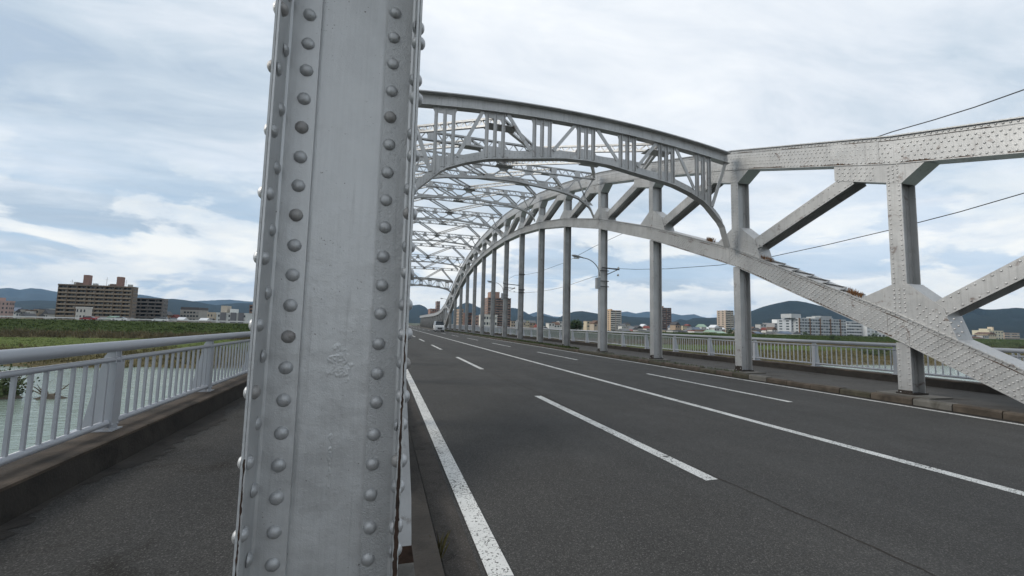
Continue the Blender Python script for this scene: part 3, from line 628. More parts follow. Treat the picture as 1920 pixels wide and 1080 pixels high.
# ------------------------------------------------------------------ cross frames between the trusses
XC = 5.64
def laced(mb, p, q, h, w=0.16, pitch=0.42, t=0.02, bar=0.035, legs=0.06):
    """two flanges h apart (vertical), with zigzag lacing on both faces"""
    p = Vector(p); q = Vector(q); d = (q-p); L_ = d.length; dn = d.normalized(); up = Vector((0, 0, 1)); sd_ = dn.cross(up).normalized(); up = sd_.cross(dn)
    for s_ in (1, -1):
        o_ = up*(s_*(h/2-t/2)); mb.beam(p+o_, q+o_, w, t, up)
        for sg in (1, -1):
            oo = up*(s_*(h/2-t-legs/2))+sd_*(sg*(w/2-0.012)); mb.beam(p+oo, q+oo, 0.012, legs, up)
    n = max(2, int(L_/pitch)); 
    for sg in (1, -1):
        for i in range(n):
            a = p+d*(i/n)+up*((-1 if i % 2 else 1)*(h/2-t-0.02))+sd_*(sg*(w/2-0.03)); b = p+d*((i+1)/n)+up*((1 if i % 2 else -1)*(h/2-t-0.02))+sd_*(sg*(w/2-0.03))
            mb.beam(a, b, 0.008, bar, up)
G = [(1.0, 0.0), (0.955, 0.33), (0.82, 0.635), (0.70, 0.755), (0.58, 0.84), (0.35, 0.915), (0.15, 0.985), (0.0, 1.0)]
def arch_z(x, zl, zc, half=5.24):
    t = min(1.0, abs(x-XC)/half); xs = [g[0] for g in G][::-1]; zs = [g[1] for g in G][::-1]
    return zl+(zc-zl)*float(np.interp(t, xs, zs))
def arch_chord(mb, y, zl, zc, hweb, wfl, n=44, half=5.24):
    xs = [XC+half*math.sin(math.pi/2*s) for s in np.linspace(-1, 1, n+1)]
    for a, b in zip(xs[:-1], xs[1:]):
        za, zb = arch_z(a, zl, zc, half), arch_z(b, zl, zc, half)
        mb.beam((a, y, za+0.0), (b, y, zb+0.0), wfl, 0.022, (0, 0, 1) if abs(b-a) > abs(zb-za)*0.3 else (1, 0, 0))
        mb.prism_y([(a, za), (b, zb), (b, zb+hweb), (a, za+hweb)], y-0.012, y+0.012)
def portal(k):
    y = yk(k); zl = lt(y); ztop = tt(y)
    cam_ = lambda x: ztop-0.07+0.34*(1-((x-XC)/5.4)**2)-(0.022*(x-XC) if k == 1 else 0)
    zc = ztop-1.16; half = 5.24
    mb = MB(); n = 24
    for i in range(n):
        a = XC-5.30+10.6*i/n; b = XC-5.30+10.6*(i+1)/n; za, zb = cam_(a), cam_(b)
        mb.prism_y([(a, za-0.03), (b, zb-0.03), (b, zb-0.34), (a, za-0.34)], y-0.012, y+0.012)
        mb.prism_y([(a, za), (b, zb), (b, zb-0.029), (a, za-0.029)], y-0.17, y+0.17)
        mb.prism_y([(a, za-0.341), (b, zb-0.341), (b, zb-0.36), (a, za-0.36)], y-0.12, y+0.12)
    top = mb.build('portal_beam', STEEL, bridge)
    mb = MB(); arch_chord(mb, y, zl, zc, 0.26, 0.24); low = mb.build('portal_arch', STEEL, bridge)
    rb = MB()
    for i in range(64):
        x = XC-4.7+9.4*i/63; rb.rivet((x, y-0.0125, arch_z(x, zl, zc)+0.06), (0, -1, 0), 0.014); rb.rivet((x+0.07, y-0.0125, arch_z(x, zl, zc)+0.19), (0, -1, 0), 0.014)
        rb.rivet((x, y-0.0125, cam_(x)-0.28), (0, -1, 0), 0.013)
    rb.build('rivets', STEELD, low, kind='stuff')
    gx = [XC+1.425*j for j in (-3, -2, -1, 0, 1, 2, 3)]
    zbot = lambda x: arch_z(x, zl, zc)+0.20; ztp = lambda x: cam_(x)-0.33
    for j, x in enumerate(gx):
        mb = MB()
        for dx in (-0.24, 0, 0.24):
            mb.box(x+dx-0.045, x+dx+0.045, y-0.024, y-0.0135, zbot(x+dx)-0.12, ztp(x+dx)+0.03); mb.box(x+dx+0.034, x+dx+0.045, y-0.075, y-0.0245, zbot(x+dx)-0.12, ztp(x+dx)+0.03)
            mb.box(x+dx-0.045, x+dx+0.045, y+0.0135, y+0.024, zbot(x+dx)-0.12, ztp(x+dx)+0.03)
        mb.build('post_group', STEEL, bridge)
        mb = MB(); u = 0.36
        mb.prism_y([(x-u, ztp(x-u)), (x+u, ztp(x+u)), (x+u-0.08, ztp(x)-0.20), (x-u+0.08, ztp(x)-0.20)], y-0.011, y+0.011)
        mb.build('gusset_plate', STEEL, bridge); mb = MB()
        mb.prism_y([(x-u, zbot(x-u)+0.05), (x-u+0.08, zbot(x)+0.18), (x+u-0.08, zbot(x)+0.18), (x+u, zbot(x+u)+0.05)], y-0.0105, y+0.0105)
        mb.build('gusset_plate', STEEL, bridge)
    dg = [(gx[1], gx[0], 1), (gx[1], gx[2], 1), (gx[3], gx[2], 1), (gx[3], gx[4], 1), (gx[5], gx[4], 1), (gx[5], gx[6], 1)]
    for a, b, _ in dg:
        s_ = 1 if b > a else -1
        mb = MB(); mb.beam((a+s_*0.36, y-0.03, ztp(a+s_*0.36)-0.02), (b-s_*0.36, y-0.03, zbot(b-s_*0.36)+0.06), 0.03, 0.10, (0, 0, 1)); mb.build('diagonal', STEEL, bridge)
    for s_, xe in ((-1, gx[0]), (1, gx[6])):
        mb = MB(); mb.beam((XC+s_*5.25, y-0.03, ztop-0.36), (xe+s_*0.34, y-0.03, zbot(xe+s_*0.34)+0.02), 0.03, 0.11, (0, 0, 1)); mb.build('diagonal', STEEL, bridge)
def top_strut(k):
    y = yk(k); z = tt(y)-0.30
    mb = MB(); laced(mb, (XC-5.28, y, z), (XC+5.28, y, z), 0.38, 0.13, 0.22, 0.016, 0.028, 0.045)
    for x in (-4.2, -2.8, -1.4, 0, 1.4, 2.8, 4.2): mb.box(XC+x-0.15, XC+x+0.15, y-0.078, y-0.066, z-0.175, z+0.175)
    mb.build('top_strut', STEEL, bridge)
def sway(k):
    y = yk(k); zl = lt(y); zs = tt(y)-0.52; zc = zs-0.62
    mb = MB(); arch_chord(mb, y, zl, zc, 0.15, 0.18, 36); o = mb.build('sway_arch', STEEL, bridge)
    xs = [XC+1.4*j for j in (-3, -2, -1, 0, 1, 2, 3)]
    for x in xs:
        mb = MB(); mb.prism_y([(x-0.30, zs+0.02), (x+0.30, zs+0.02), (x+0.15, zs-0.16), (x-0.15, zs-0.16)], y-0.010, y+0.010); mb.build('gusset_plate', STEEL, bridge)
    xb = [XC+1.4*(j+0.5) for j in (-4, -3, -2, -1, 0, 1, 2, 3)]
    for x in xb:
        z = arch_z(x, zl, zc)+0.14; mb = MB(); mb.prism_y([(x-0.28, z-0.02), (x-0.13, z+0.14), (x+0.13, z+0.14), (x+0.28, z-0.02)], y-0.0105, y+0.0105)
        if zs-z > 0.25: mb.build('gusset_plate', STEEL, bridge)
    for x in xs:
        for s_ in (-1, 1):
            x2 = x+s_*0.7; z2 = arch_z(x2, zl, zc)+0.16
            mb = MB(); mb.beam((x+s_*0.06, y, zs-0.06), (x2-s_*0.05, y, z2), 0.05, 0.075); mb.build('sway_diagonal', STEEL, bridge)
    for s_ in (-1, 1):
        mb = MB(); mb.beam((XC+s_*5.2, y, zs+0.1), (XC+s_*4.45, y, arch_z(XC+s_*4.45, zl, zc)+0.12), 0.05, 0.09); mb.build('sway_diagonal', STEEL, bridge)
portal(1); portal(13)
for k in range(2, 13): top_strut(k)
for k in (3, 5, 7, 9, 11): sway(k)
for k in range(1, 13):
    ya, yb = yk(k), yk(k+1); za, zb = tt(ya)-0.28, tt(yb)-0.28
    for xa in (XC-2.64, XC+2.64):
        for xb in (XC, XC+(5.2 if xa > XC else -5.2)):
            mb = MB(); laced(mb, (xa, ya+0.1, za), (xb, yb-0.1, zb), 0.27, 0.11, 0.22, 0.016, 0.026, 0.04); mb.build('lateral_brace', STEEL, bridge)
    for a_, b_, c_, d_ in ((XC, yb-0.35, yb+0.02, zb), (XC-2.64, ya-0.02, ya+0.4, za), (XC+2.64, ya-0.02, ya+0.4, za)):
        mb = MB(); mb.box(a_-0.45, a_+0.45, b_, c_, d_-0.165, d_-0.152); mb.build('joint_plate', STEEL, bridge)

# ------------------------------------------------------------------ railings
def railing(label, x, y0, y1, zbase, out, first_post, solid_to, zoff=0.0):
    r = tag(empty('bridge_railing', (x, (y0+y1)/2, zbase)), label, 'railing')
    ztop, zmid, zlow = 1.19+zoff, 1.065+zoff, 0.455+zoff
    for nm, z, rad in (('top_rail', ztop, 0.052), ('middle_rail', zmid, 0.025), ('bottom_rail', zlow, 0.030)):
        mb = MB(); mb.tube([(x, y0, z), (x, y1, z)], rad, 16 if rad > .04 else 10); mb.build(nm, RAILM, r, smooth=True)
    y = first_post
    while y-2.43 > y0: y -= 2.43
    bars = MB(); barm = MB(); barm.box(-0.012, 0.012, -0.012, 0.012, zlow+0.012, zmid-0.012); bm_ = barm.mesh('bar', RAILM)
    nbar = 0; inner = 1 if out < 0 else -1
    while y < y1:
        mb = MB()
        for dy in (-0.052, 0.038):
            mb.prism_y([(x+out*0.02, zbase+0.012), (x+out*0.20, zbase+0.012), (x+out*0.07, ztop-0.10), (x+out*0.035, ztop-0.045), (x-out*0.02, ztop-0.045), (x-out*0.03, zmid-0.03), (x-out*0.03, zlow)], y+dy, y+dy+0.014)
        mb.box(min(x-out*0.030, x-out*0.042), max(x-out*0.030, x-out*0.042), y-0.056, y+0.056, zbase+0.012, zmid-0.03)
        mb.box(min(x-out*0.07, x+out*0.28), max(x-out*0.07, x+out*0.23), y-0.09, y+0.09, zbase+0.001, zbase+0.0115)
        for dy in (-0.045, 0.045): mb.rivet((x-out*0.043, y+dy, zbase+0.055), (-out, 0, 0), 0.016)
        mb.build('railing_post', RAILM, r)
        n = 15
        for i in range(n):
            yy = y+0.13+(2.43-0.26)*i/(n-1)
            if yy > y1: break
            if 2.4 < yy < solid_to and nbar < 290:
                place('bar', bm_, r, (x, yy, 0)); nbar += 1
            else: bars.box(x-0.012, x+0.012, yy-0.012, yy+0.012, zlow+0.012, zmid-0.012)
        y += 2.43
    bars.build('bars', RAILM, r, kind='stuff')
railing('blue-grey metal railing of flat bars along the left footway, over the pale green river', -2.52, -6, 139, 0.38, -1, 5.22, 40)
railing('blue-grey metal railing along the far right footway behind the arch posts', 14.12, -4, 139, 0.335, 1, 11.04, 46, -0.02)
# ------------------------------------------------------------------ lamps, brackets, wires
LAMPM = pm('lamp_housing', (0.30, 0.31, 0.32), 0.5, 0.1, 8, 0.2)
LENS = pm('lamp_lens', (0.55, 0.56, 0.55), 0.25, 0.05, 8)
DARKM = pm('dark_fittings', (0.09, 0.09, 0.095), 0.6, 0.15, 8, 0.3)
INSUL = pm('insulator_porcelain', (0.55, 0.55, 0.53), 0.3, 0.05, 8)
WIREM = pm('wire_sheath', (0.03, 0.03, 0.032), 0.7, 0.1, 4)
def street_lamp(label, k, z, head=True, box=True, arm_out=True, reach=1.05):
    y = yk(k)-0.10
    r = tag(empty('street_lamp', (11.20, y, z)), label, 'street lamp', 'lamps fixed to the arch posts')
    mb = MB(); pts = []
    for t in np.linspace(0, 1, 12): pts.append((11.17-reach*t**1.25, y-0.05, z-0.35+0.95*math.sin(t*math.pi/2)**0.55*0.98))
    mb.tube(pts, 0.026, 8); mb.build('lamp_arm', LAMPM, r, smooth=True)
    hx, hz = pts[-1][0], pts[-1][2]
    mb = MB(); prof = [(0.05, 0.035), (-0.10, 0.06), (-0.25, 0.105), (-0.45, 0.115), (-0.58, 0.07), (-0.62, 0.02)]; n = 10; rings = []
    for dx, w in prof: rings += [(hx+dx, y-0.05+w*math.cos(2*math.pi*i/n), hz+0.02+dx*-0.12+w*0.62*math.sin(2*math.pi*i/n)) for i in range(n)]
    mb.add(rings, [(i*n+j, i*n+(j+1) % n, (i+1)*n+(j+1) % n, (i+1)*n+j) for i in range(len(prof)-1) for j in range(n)]+[tuple(range(n))[::-1], tuple(range((len(prof)-1)*n, len(prof)*n))])
    mb.build('lamp_head', LAMPM, r, smooth=True)
    mb = MB(); mb.box(hx-0.50, hx-0.20, y-0.12, y+0.02, hz-0.075, hz-0.03); mb.build('lamp_lens', LENS, r)
    mb = MB(); mb.box(10.98, 11.19, y-0.13, y+0.08, z-1.05, z-0.45); mb.build('control_box', LAMPM, r)
    for zz in (z-0.05, z-0.62, z-0.92):
        mb = MB(); mb.box(11.19, 11.72, y-0.08, y-0.055, zz-0.025, zz+0.025); mb.build('clamp_band', DARKM, r)
    if arm_out:
        mb = MB(); mb.beam((11.3, y-0.10, z+0.12), (12.35, y-0.10, z+0.06), 0.06, 0.06); mb.beam((11.6, y-0.10, z-0.25), (12.25, y-0.10, z+0.05), 0.04, 0.04); mb.build('cross_arm', DARKM, r)
        for dx, dz in ((12.30, 0.09), (12.28, -0.30)):
            mb = MB(); mb.tube([(dx, y-0.10, z+dz), (dx, y-0.10, z+dz+0.06), (dx, y-0.10, z+dz+0.12)], [0.05, 0.065, 0.03], 8); mb.build('insulator', INSUL, r, smooth=True)
street_lamp('road lamp on a curved arm with grey control box, nearest on the right posts', 3, 4.60)
street_lamp('road lamp on a curved arm in front of the tall brown apartment tower', 7, 5.0, reach=1.05)
street_lamp('small far road lamp on an arm beyond the far portal frame', 14, 5.2, arm_out=False, reach=1.05)
y6 = yk(6)
r = tag(empty('cable_bracket', (11.2, y6, 4.9)), 'horizontal cable arm clamped to a right-hand arch post, insulator at its tip', 'bracket')
mb = MB(); mb.beam((11.25, y6-0.16, 4.92), (9.75, y6-0.16, 5.0), 0.05, 0.06); mb.build('cross_arm', DARKM, r)
mb = MB(); mb.tube([(9.80, y6-0.16, 5.03), (9.80, y6-0.16, 5.12), (9.80, y6-0.16, 5.24)], [0.05, 0.07, 0.04], 8); mb.build('insulator', INSUL, r)
for zz in (4.55, 4.30, 5.9):
    mb = MB(); mb.box(11.18, 11.72, y6-0.16, y6-0.138, zz-0.05, zz+0.05); mb.build('clamp_band', DARKM, r)
y5 = yk(6)
r = tag(empty('meter_box', (11.2, y5, 1.5)), 'small pale meter box strapped low on a right-hand post', 'box')
mb = MB(); mb.box(11.02, 11.195, y5-0.14, y5+0.16, 1.15, 1.75); mb.build('case', INSUL, r); mb = MB(); mb.box(11.0, 11.018, y5-0.10, y5+0.12, 1.20, 1.70); mb.build('lid', LAMPM, r)
def wire(label, pts, x, rad=0.012):
    P = [atx(px, py, x) if not callable(x) else atx(px, py, x(px)) for px, py in pts]
    mb = MB(); mb.tube(P, rad, 5); o = mb.build('cable', WIREM, origin=P[0]); tag(o, label, 'cable')
wire('black cable slanting down from the upper right to behind the top chord', [(2010, 138), (1920, 168), (1827, 201), (1750, 225), (1673, 247), (1600, 272), (1540, 292)], 11.95, 0.013)
wire('thin cable sagging behind the right arch to the nearest lamp bracket', [(2010, 335), (1920, 362), (1800, 397), (1665, 432), (1550, 459), (1448, 481), (1350, 497), (1250, 504), (1190, 505), (1146, 503)], 12.32, 0.011)
wire('thin cable rising behind the right posts from the cable arm post', [(1180, 432), (1113, 463), (1060, 492), (1007, 511), (985, 515), (966, 516), (955, 522)], 12.32, 0.012)
wire('thin low cable between the two nearest lamps behind the right posts', [(1145, 512), (1110, 520), (1060, 537), (1035, 543), (1010, 547), (985, 549), (955, 547)], 12.30, 0.012)

# ------------------------------------------------------------------ vehicles
GLASS = pm('dark_glass', (0.025, 0.032, 0.040), 0.12, 0.05, 3, spec=0.6)
TYRE = pm('tyre_rubber', (0.02, 0.02, 0.02), 0.9, 0.1, 9)
HUB = pm('wheel_hub', (0.35, 0.35, 0.36), 0.4, 0.1, 9, 0.6)
CARW = pm('car_paint_white', (0.72, 0.73, 0.73), 0.3, 0.03, 2, spec=0.5)
CARR = pm('car_paint_red', (0.28, 0.025, 0.03), 0.3, 0.05, 2, spec=0.5)
LITE = pm('headlight_glass', (0.75, 0.76, 0.76), 0.15, 0.05, 2)
AMBR = pm('tail_light_red', (0.35, 0.02, 0.02), 0.2, 0.05, 2)
def vehicle(name, label, cat, loc, yaw, Lg, W, body, cabin, mat, hz=0.32, rw=0.30):
    """body, cabin: side profiles (along, up); front is +along"""
    r = tag(empty(name, loc), label, cat); r.rotation_euler = (0, 0, yaw); OFF[r.name] = Vector((0, 0, 0))
    def prof(mb, poly, w0, taper=0.0, zt=1.0, zb=0.0):
        n = len(poly); a = sum(poly[i][0]*poly[(i+1) % n][1]-poly[(i+1) % n][0]*poly[i][1] for i in range(n))
        if a < 0: poly = poly[::-1]
        hw = lambda z: w0/2-taper*max(0, (z-zb)/(zt-zb))
        mb.add([(-hw(z), x, z) for x, z in poly]+[(hw(z), x, z) for x, z in poly], [tuple(range(n)), tuple(range(2*n-1, n-1, -1))]+[(i, n+i, n+(i+1) % n, (i+1) % n) for i in range(n)])
    mb = MB(); prof(mb, body, W); mb.build('body', mat, r)
    zb = min(z for _, z in cabin); zt = max(z for _, z in cabin)
    mb = MB(); prof(mb, cabin, W-0.04, 0.13, zt, zb); mb.build('windows', GLASS, r)
    xs = sorted(x for x, z in cabin if z > zt-0.02); 
    mb = MB(); mb.box(-(W/2-0.16), W/2-0.16, xs[0]-0.03, xs[-1]+0.03, zt-0.02, zt+0.035); mb.build('roof', mat, r)
    xb = sorted(x for x, z in cabin if z < zb+0.02)
    for sx in (-1, 1):
        for t in (0.0, 0.5, 1.0):
            a = (sx*(W/2-0.02), xb[0]+(xb[-1]-xb[0])*t, zb); b = (sx*(W/2-0.145), xs[0]+(xs[-1]-xs[0])*t, zt)
            mb = MB(); mb.beam(a, b, 0.05, 0.07, (0, 1, 0)); mb.build('pillar', mat, r)
        for yy in (Lg*0.31, -Lg*0.30):
            mb = MB(); mb.tube([(sx*(W/2-0.17), yy, rw), (sx*(W/2+0.01), yy, rw)], rw, 14); w = mb.build('wheel', TYRE, r)
            mb = MB(); mb.tube([(sx*(W/2-0.0), yy, rw), (sx*(W/2+0.018), yy, rw)], rw*0.55, 10); mb.build('hub', HUB, w)
        yf = max(x for x, _ in body); zf = 0.62
        mb = MB(); mb.box(min(sx*(W/2-0.34), sx*(W/2-0.06)), max(sx*(W/2-0.34), sx*(W/2-0.06)), yf-0.06, yf+0.012, zf, zf+0.17); mb.build('headlight', LITE, r)
        yr = min(x for x, _ in body); mb = MB(); mb.box(min(sx*(W/2-0.25), sx*(W/2-0.05)), max(sx*(W/2-0.25), sx*(W/2-0.05)), yr-0.012, yr+0.05, zf, zf+0.2); mb.build('tail_light', AMBR, r)
        mb = MB(); mb.box(min(sx*(W/2+0.01), sx*(W/2+0.16)), max(sx*(W/2+0.01), sx*(W/2+0.16)), xb[-1]-0.22, xb[-1]-0.14, zb+0.05, zb+0.20); mb.build('mirror', mat, r)
    mb = MB(); mb.box(-W/2+0.36, W/2-0.36, yf-0.05, yf+0.010, 0.42, 0.72); mb.build('grille', DARKM, r)
    mb = MB(); mb.box(-W/2+0.08, W/2-0.08, yf-0.05, yf+0.014, 0.22, 0.34); mb.build('bumper', DARKM, r)
    return r
vehicle('small_van', 'small white boxy van driving towards the camera in the far oncoming lane', 'van', (9.15, 73.5, 0.004), math.pi, 3.5, 1.48,
        [(1.70, 0.22), (1.74, 0.55), (1.70, 0.95), (1.45, 1.08), (-1.72, 1.10), (-1.75, 0.28)], [(1.45, 1.07), (0.95, 1.74), (-1.60, 1.76), (-1.70, 1.09)], CARW)
CB = [(2.1, 0.25), (2.15, 0.55), (2.0, 0.75), (1.2, 0.90), (-1.7, 0.95), (-2.1, 0.85), (-2.15, 0.35)]
CC = [(1.15, 0.89), (0.45, 1.38), (-0.9, 1.40), (-1.65, 0.94)]
def levee_car(label, pl, pr, mat, body, cabin, Lg):
    a = aty((pl+pr)/2, 600, 190.0); vehicle('car', label, 'car', (a.x, 190.0, terrain_z(a.x, 190)+0.01), math.pi/2, Lg, 1.75, body, cabin, mat)
levee_car('dark red car on the levee road in front of the big brown apartment block', 153, 178, CARR, CB, CC, 4.3)
levee_car('low white saloon car on the levee road below the right end of the brown block', 210, 238, CARW, CB, CC, 4.3)
levee_car('white minivan on the levee road in front of the smaller dark apartment block', 290, 311, CARW, [(2.2, 0.25), (2.25, 0.6), (2.0, 0.92), (1.6, 1.0), (-2.2, 1.05), (-2.25, 0.35)], [(1.6, 0.99), (0.8, 1.70), (-1.95, 1.72), (-2.15, 1.04)], 4.5)
# guard rail on the levee road
g = tag(empty('guard_rail', (-90, 193.5, -0.5)), 'long low white guard rail along the levee road left of the bridge', 'guard rail')
GRM = pm('guard_rail_white', (0.62, 0.62, 0.60), 0.5, 0.08, 1)
mb = MB(); mb.box(-240, -12, 193.5, 193.58, -0.05, 0.35); mb.build('beam', GRM, g)
for i in range(38):
    mb = MB(); mb.box(-238+6*i, -237.9+6*i, 193.59, 193.7, -0.6, 0.25); mb.build('guard_post', GRM, g)

# ------------------------------------------------------------------ buildings
def cmat(name, c, **k): return pm(name, c, 0.85, k.pop('var', 0.08), k.pop('scale', 0.4), **k)
MATS = {}
def col(c, nm='render_wall'):
    key = (nm,)+tuple(round(v, 3) for v in c)
    if key not in MATS: MATS[key] = cmat(nm, c, streak=0.15)
    return MATS[key]
WIN = pm('window_glass', (0.045, 0.055, 0.065), 0.18, 0.25, 0.2, spec=0.6)
WINL = pm('window_curtain', (0.30, 0.30, 0.28), 0.5, 0.25, 0.2)
BXM = {}
def boxmesh(nm, sx, sy, sz, mat):
    key = (nm, round(sx, 2), round(sy, 2), round(sz, 2), mat.name)
    if key not in BXM:
        mb = MB(); mb.box(-sx/2, sx/2, -sy/2, sy/2, 0, sz); BXM[key] = mb.mesh(nm, mat)
    return BXM[key]
Z0 = -3.5
def block(name, label, cat, pl, pr, ptop, pyref, D, depth, floors, bays, wall, par, style='balcony', side=0, sidebays=3, recess=None, roofs=(), group=None, stripes=None, finw=0.18, winfrac=0.7):
    x0, x1 = aty(pl, pyref, D).x, aty(pr, pyref, D).x; z1 = aty((pl+pr)/2, ptop, D).z
    r = tag(empty(name, ((x0+x1)/2, D+depth/2, Z0)), label, cat, group)
    fh = (z1-Z0)/floors; bw = (x1-x0)/bays; bal = 1.3 if style == 'balcony' else 0.0
    W = col(wall); Pm = col(par, 'balcony_wall')
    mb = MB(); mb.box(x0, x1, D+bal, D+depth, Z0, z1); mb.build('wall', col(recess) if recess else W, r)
    mb = MB(); mb.box(x0-0.15, x1+0.15, D-0.1, D+depth+0.1, z1+0.005, z1+0.65); mb.build('roof', W, r)
    for f in range(floors):
        zf = Z0+f*fh
        if zf+fh < -1.5: continue
        if style == 'balcony':
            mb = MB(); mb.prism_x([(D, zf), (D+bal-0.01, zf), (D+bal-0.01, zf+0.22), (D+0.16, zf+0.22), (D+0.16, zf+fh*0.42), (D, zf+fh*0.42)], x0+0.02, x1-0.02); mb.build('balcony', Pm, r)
        elif style == 'band':
            mb = MB(); mb.box(x0-0.05, x1+0.05, D-0.35, D-0.01, zf, zf+fh*0.30); mb.build('balcony', Pm, r)
        for b in range(bays):
            cx = x0+(b+0.5)*bw; ww = bw*winfrac
            mt = WIN if random.random() < 0.78 else WINL
            place('window', boxmesh('window', ww, 0.12, fh*(0.62 if style == 'balcony' else 0.46), mt), r, (cx+random.uniform(-.1, .1)*bw*(1-winfrac), D+bal-0.05, zf+fh*(0.24 if style == 'balcony' else 0.36)))
    if style == 'balcony':
        for b in range(bays+1):
            if b % 2 == 0 or b == bays:
                cx = min(x1-finw/2, max(x0+finw/2, x0+b*bw)); mb = MB(); mb.box(cx-finw/2, cx+finw/2, D-0.08, D+bal-0.02, Z0, z1); mb.build('partition', W, r)
    if recess:
        for xa, xb in ((x0-0.16, x0-0.002), (x1+0.002, x1+0.16)):
            mb = MB(); mb.box(xa, xb, D+bal*0.5, D+depth, Z0, z1); mb.build('side_wall', W, r)
    if stripes:
        for b in stripes[0]:
            cx = x0+(x1-x0)*b; mb = MB(); mb.box(cx-stripes[2], cx+stripes[2], D-0.6, D-0.02, Z0, z1+0.8); mb.build('pier', col(stripes[1], 'brick_pier'), r)
    if side:
        xs = x0-(0.12 if recess else 0) if side < 0 else x1+(0.12 if recess else 0)
        for f in range(floors):
            if Z0+f*fh+fh < -1.5: continue
            for b in range(sidebays):
                yy = D+bal+(b+0.5)*(depth-bal)/sidebays
                place('window', boxmesh('window', 0.12, (depth-bal)/sidebays*0.42, fh*0.45, WIN), r, (xs, yy, Z0+f*fh+fh*0.35))
    if floors >= 6 and x1-x0 > 18:
        for fa in (0.12, 0.36, 0.62, 0.88):
            ax = x0+(x1-x0)*(fa+random.uniform(-.05, .05)); h_ = random.uniform(2.0, 4.5); mb = MB(); mb.tube([(ax, D+depth*.6, z1+0.66), (ax, D+depth*.6, z1+0.66+h_)], 0.06, 5); mb.beam((ax-0.7, D+depth*.6, z1+h_*.9), (ax+0.7, D+depth*.6, z1+h_*.9), 0.05, 0.05); mb.build('antenna', DARKM, r)
            mb = MB(); mb.box(ax+1.2, ax+2.6, D+depth*.4, D+depth*.75, z1+0.656, z1+0.656+random.uniform(0.7, 1.3)); mb.build('roof_unit', col((0.42, 0.42, 0.40)), r)
    for (fa, fb, hh, dy0, dy1, c) in roofs:
        mb = MB(); mb.box(x0+(x1-x0)*fa, x0+(x1-x0)*fb, D+depth*dy0, D+depth*dy1, z1+0.655, z1+0.655+hh); mb.build('roof_house', col(c), r)
    return x0, x1, z1
# left of the post
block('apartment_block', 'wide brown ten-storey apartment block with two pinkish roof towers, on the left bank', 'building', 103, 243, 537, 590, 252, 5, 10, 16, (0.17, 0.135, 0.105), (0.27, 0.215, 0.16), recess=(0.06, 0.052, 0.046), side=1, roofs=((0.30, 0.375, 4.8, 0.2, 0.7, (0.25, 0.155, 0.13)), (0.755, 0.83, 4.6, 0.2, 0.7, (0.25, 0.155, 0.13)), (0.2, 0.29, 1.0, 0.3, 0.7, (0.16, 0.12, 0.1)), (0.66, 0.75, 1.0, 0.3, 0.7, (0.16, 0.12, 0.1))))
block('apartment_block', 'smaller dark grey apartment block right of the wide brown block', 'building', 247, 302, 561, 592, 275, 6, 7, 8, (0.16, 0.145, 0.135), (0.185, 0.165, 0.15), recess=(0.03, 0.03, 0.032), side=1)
block('apartment_block', 'pink apartment building cut by the left edge of the picture', 'building', -30, 16, 566, 582, 260, 3, 5, 6, (0.38, 0.28, 0.255), (0.38, 0.28, 0.255), style='plain', side=1, winfrac=0.35, roofs=((0.2, 0.7, 1.4, 0.2, 0.6, (0.42, 0.28, 0.25)),))
block('warehouse', 'long low pale warehouse with a dark roof left of the brown apartment block', 'building', 38, 64, 583, 590, 300, 14, 2, 8, (0.33, 0.31, 0.28), (0.33, 0.31, 0.28), style='plain', winfrac=0.6)
block('office_building', 'low white building with rows of windows at the foot of the brown block', 'building', 80, 97, 581, 592, 285, 12, 3, 5, (0.45, 0.46, 0.43), (0.45, 0.46, 0.43), style='plain', winfrac=0.6)
block('house', 'two-storey white cubic house in front of the brown apartment block', 'house', 141, 160, 578, 594, 225, 4, 3, 3, (0.52, 0.50, 0.46), (0.5, 0.5, 0.46), style='plain', winfrac=0.4)
block('school_building', 'grey hipped-roof building with dark upper windows between dark block and post', 'building', 337, 372, 583, 598, 300, 14, 4, 6, (0.34, 0.32, 0.29), (0.34, 0.32, 0.29), style='plain', winfrac=0.65, roofs=((0.0, 1.0, 1.6, 0.0, 1.0, (0.10, 0.09, 0.09)),))
block('house', 'small brown-windowed cream house left of the white blocks near the post', 'house', 388, 404, 588, 600, 250, 9, 3, 3, (0.42, 0.36, 0.28), (0.42, 0.36, 0.3), style='plain', winfrac=0.45)
block('white_block', 'white three-part commercial building with grey dividers beside the steel post', 'building', 405, 463, 589, 602, 245, 16, 3, 6, (0.55, 0.56, 0.54), (0.55, 0.56, 0.54), style='plain', winfrac=0.3, stripes=((0.22, 0.55, 0.80), (0.16, 0.16, 0.17), 1.2), roofs=((0.05, 0.25, 3.5, 0.2, 0.6, (0.45, 0.40, 0.33)), (0.35, 0.5, 2.0, 0.2, 0.6, (0.55, 0.56, 0.54))))
block('apartment_block', 'dark reddish apartment house at the very edge of the steel post', 'building', 466, 490, 574, 602, 262, 14, 6, 4, (0.17, 0.11, 0.09), (0.2, 0.14, 0.11), recess=(0.04, 0.035, 0.035))
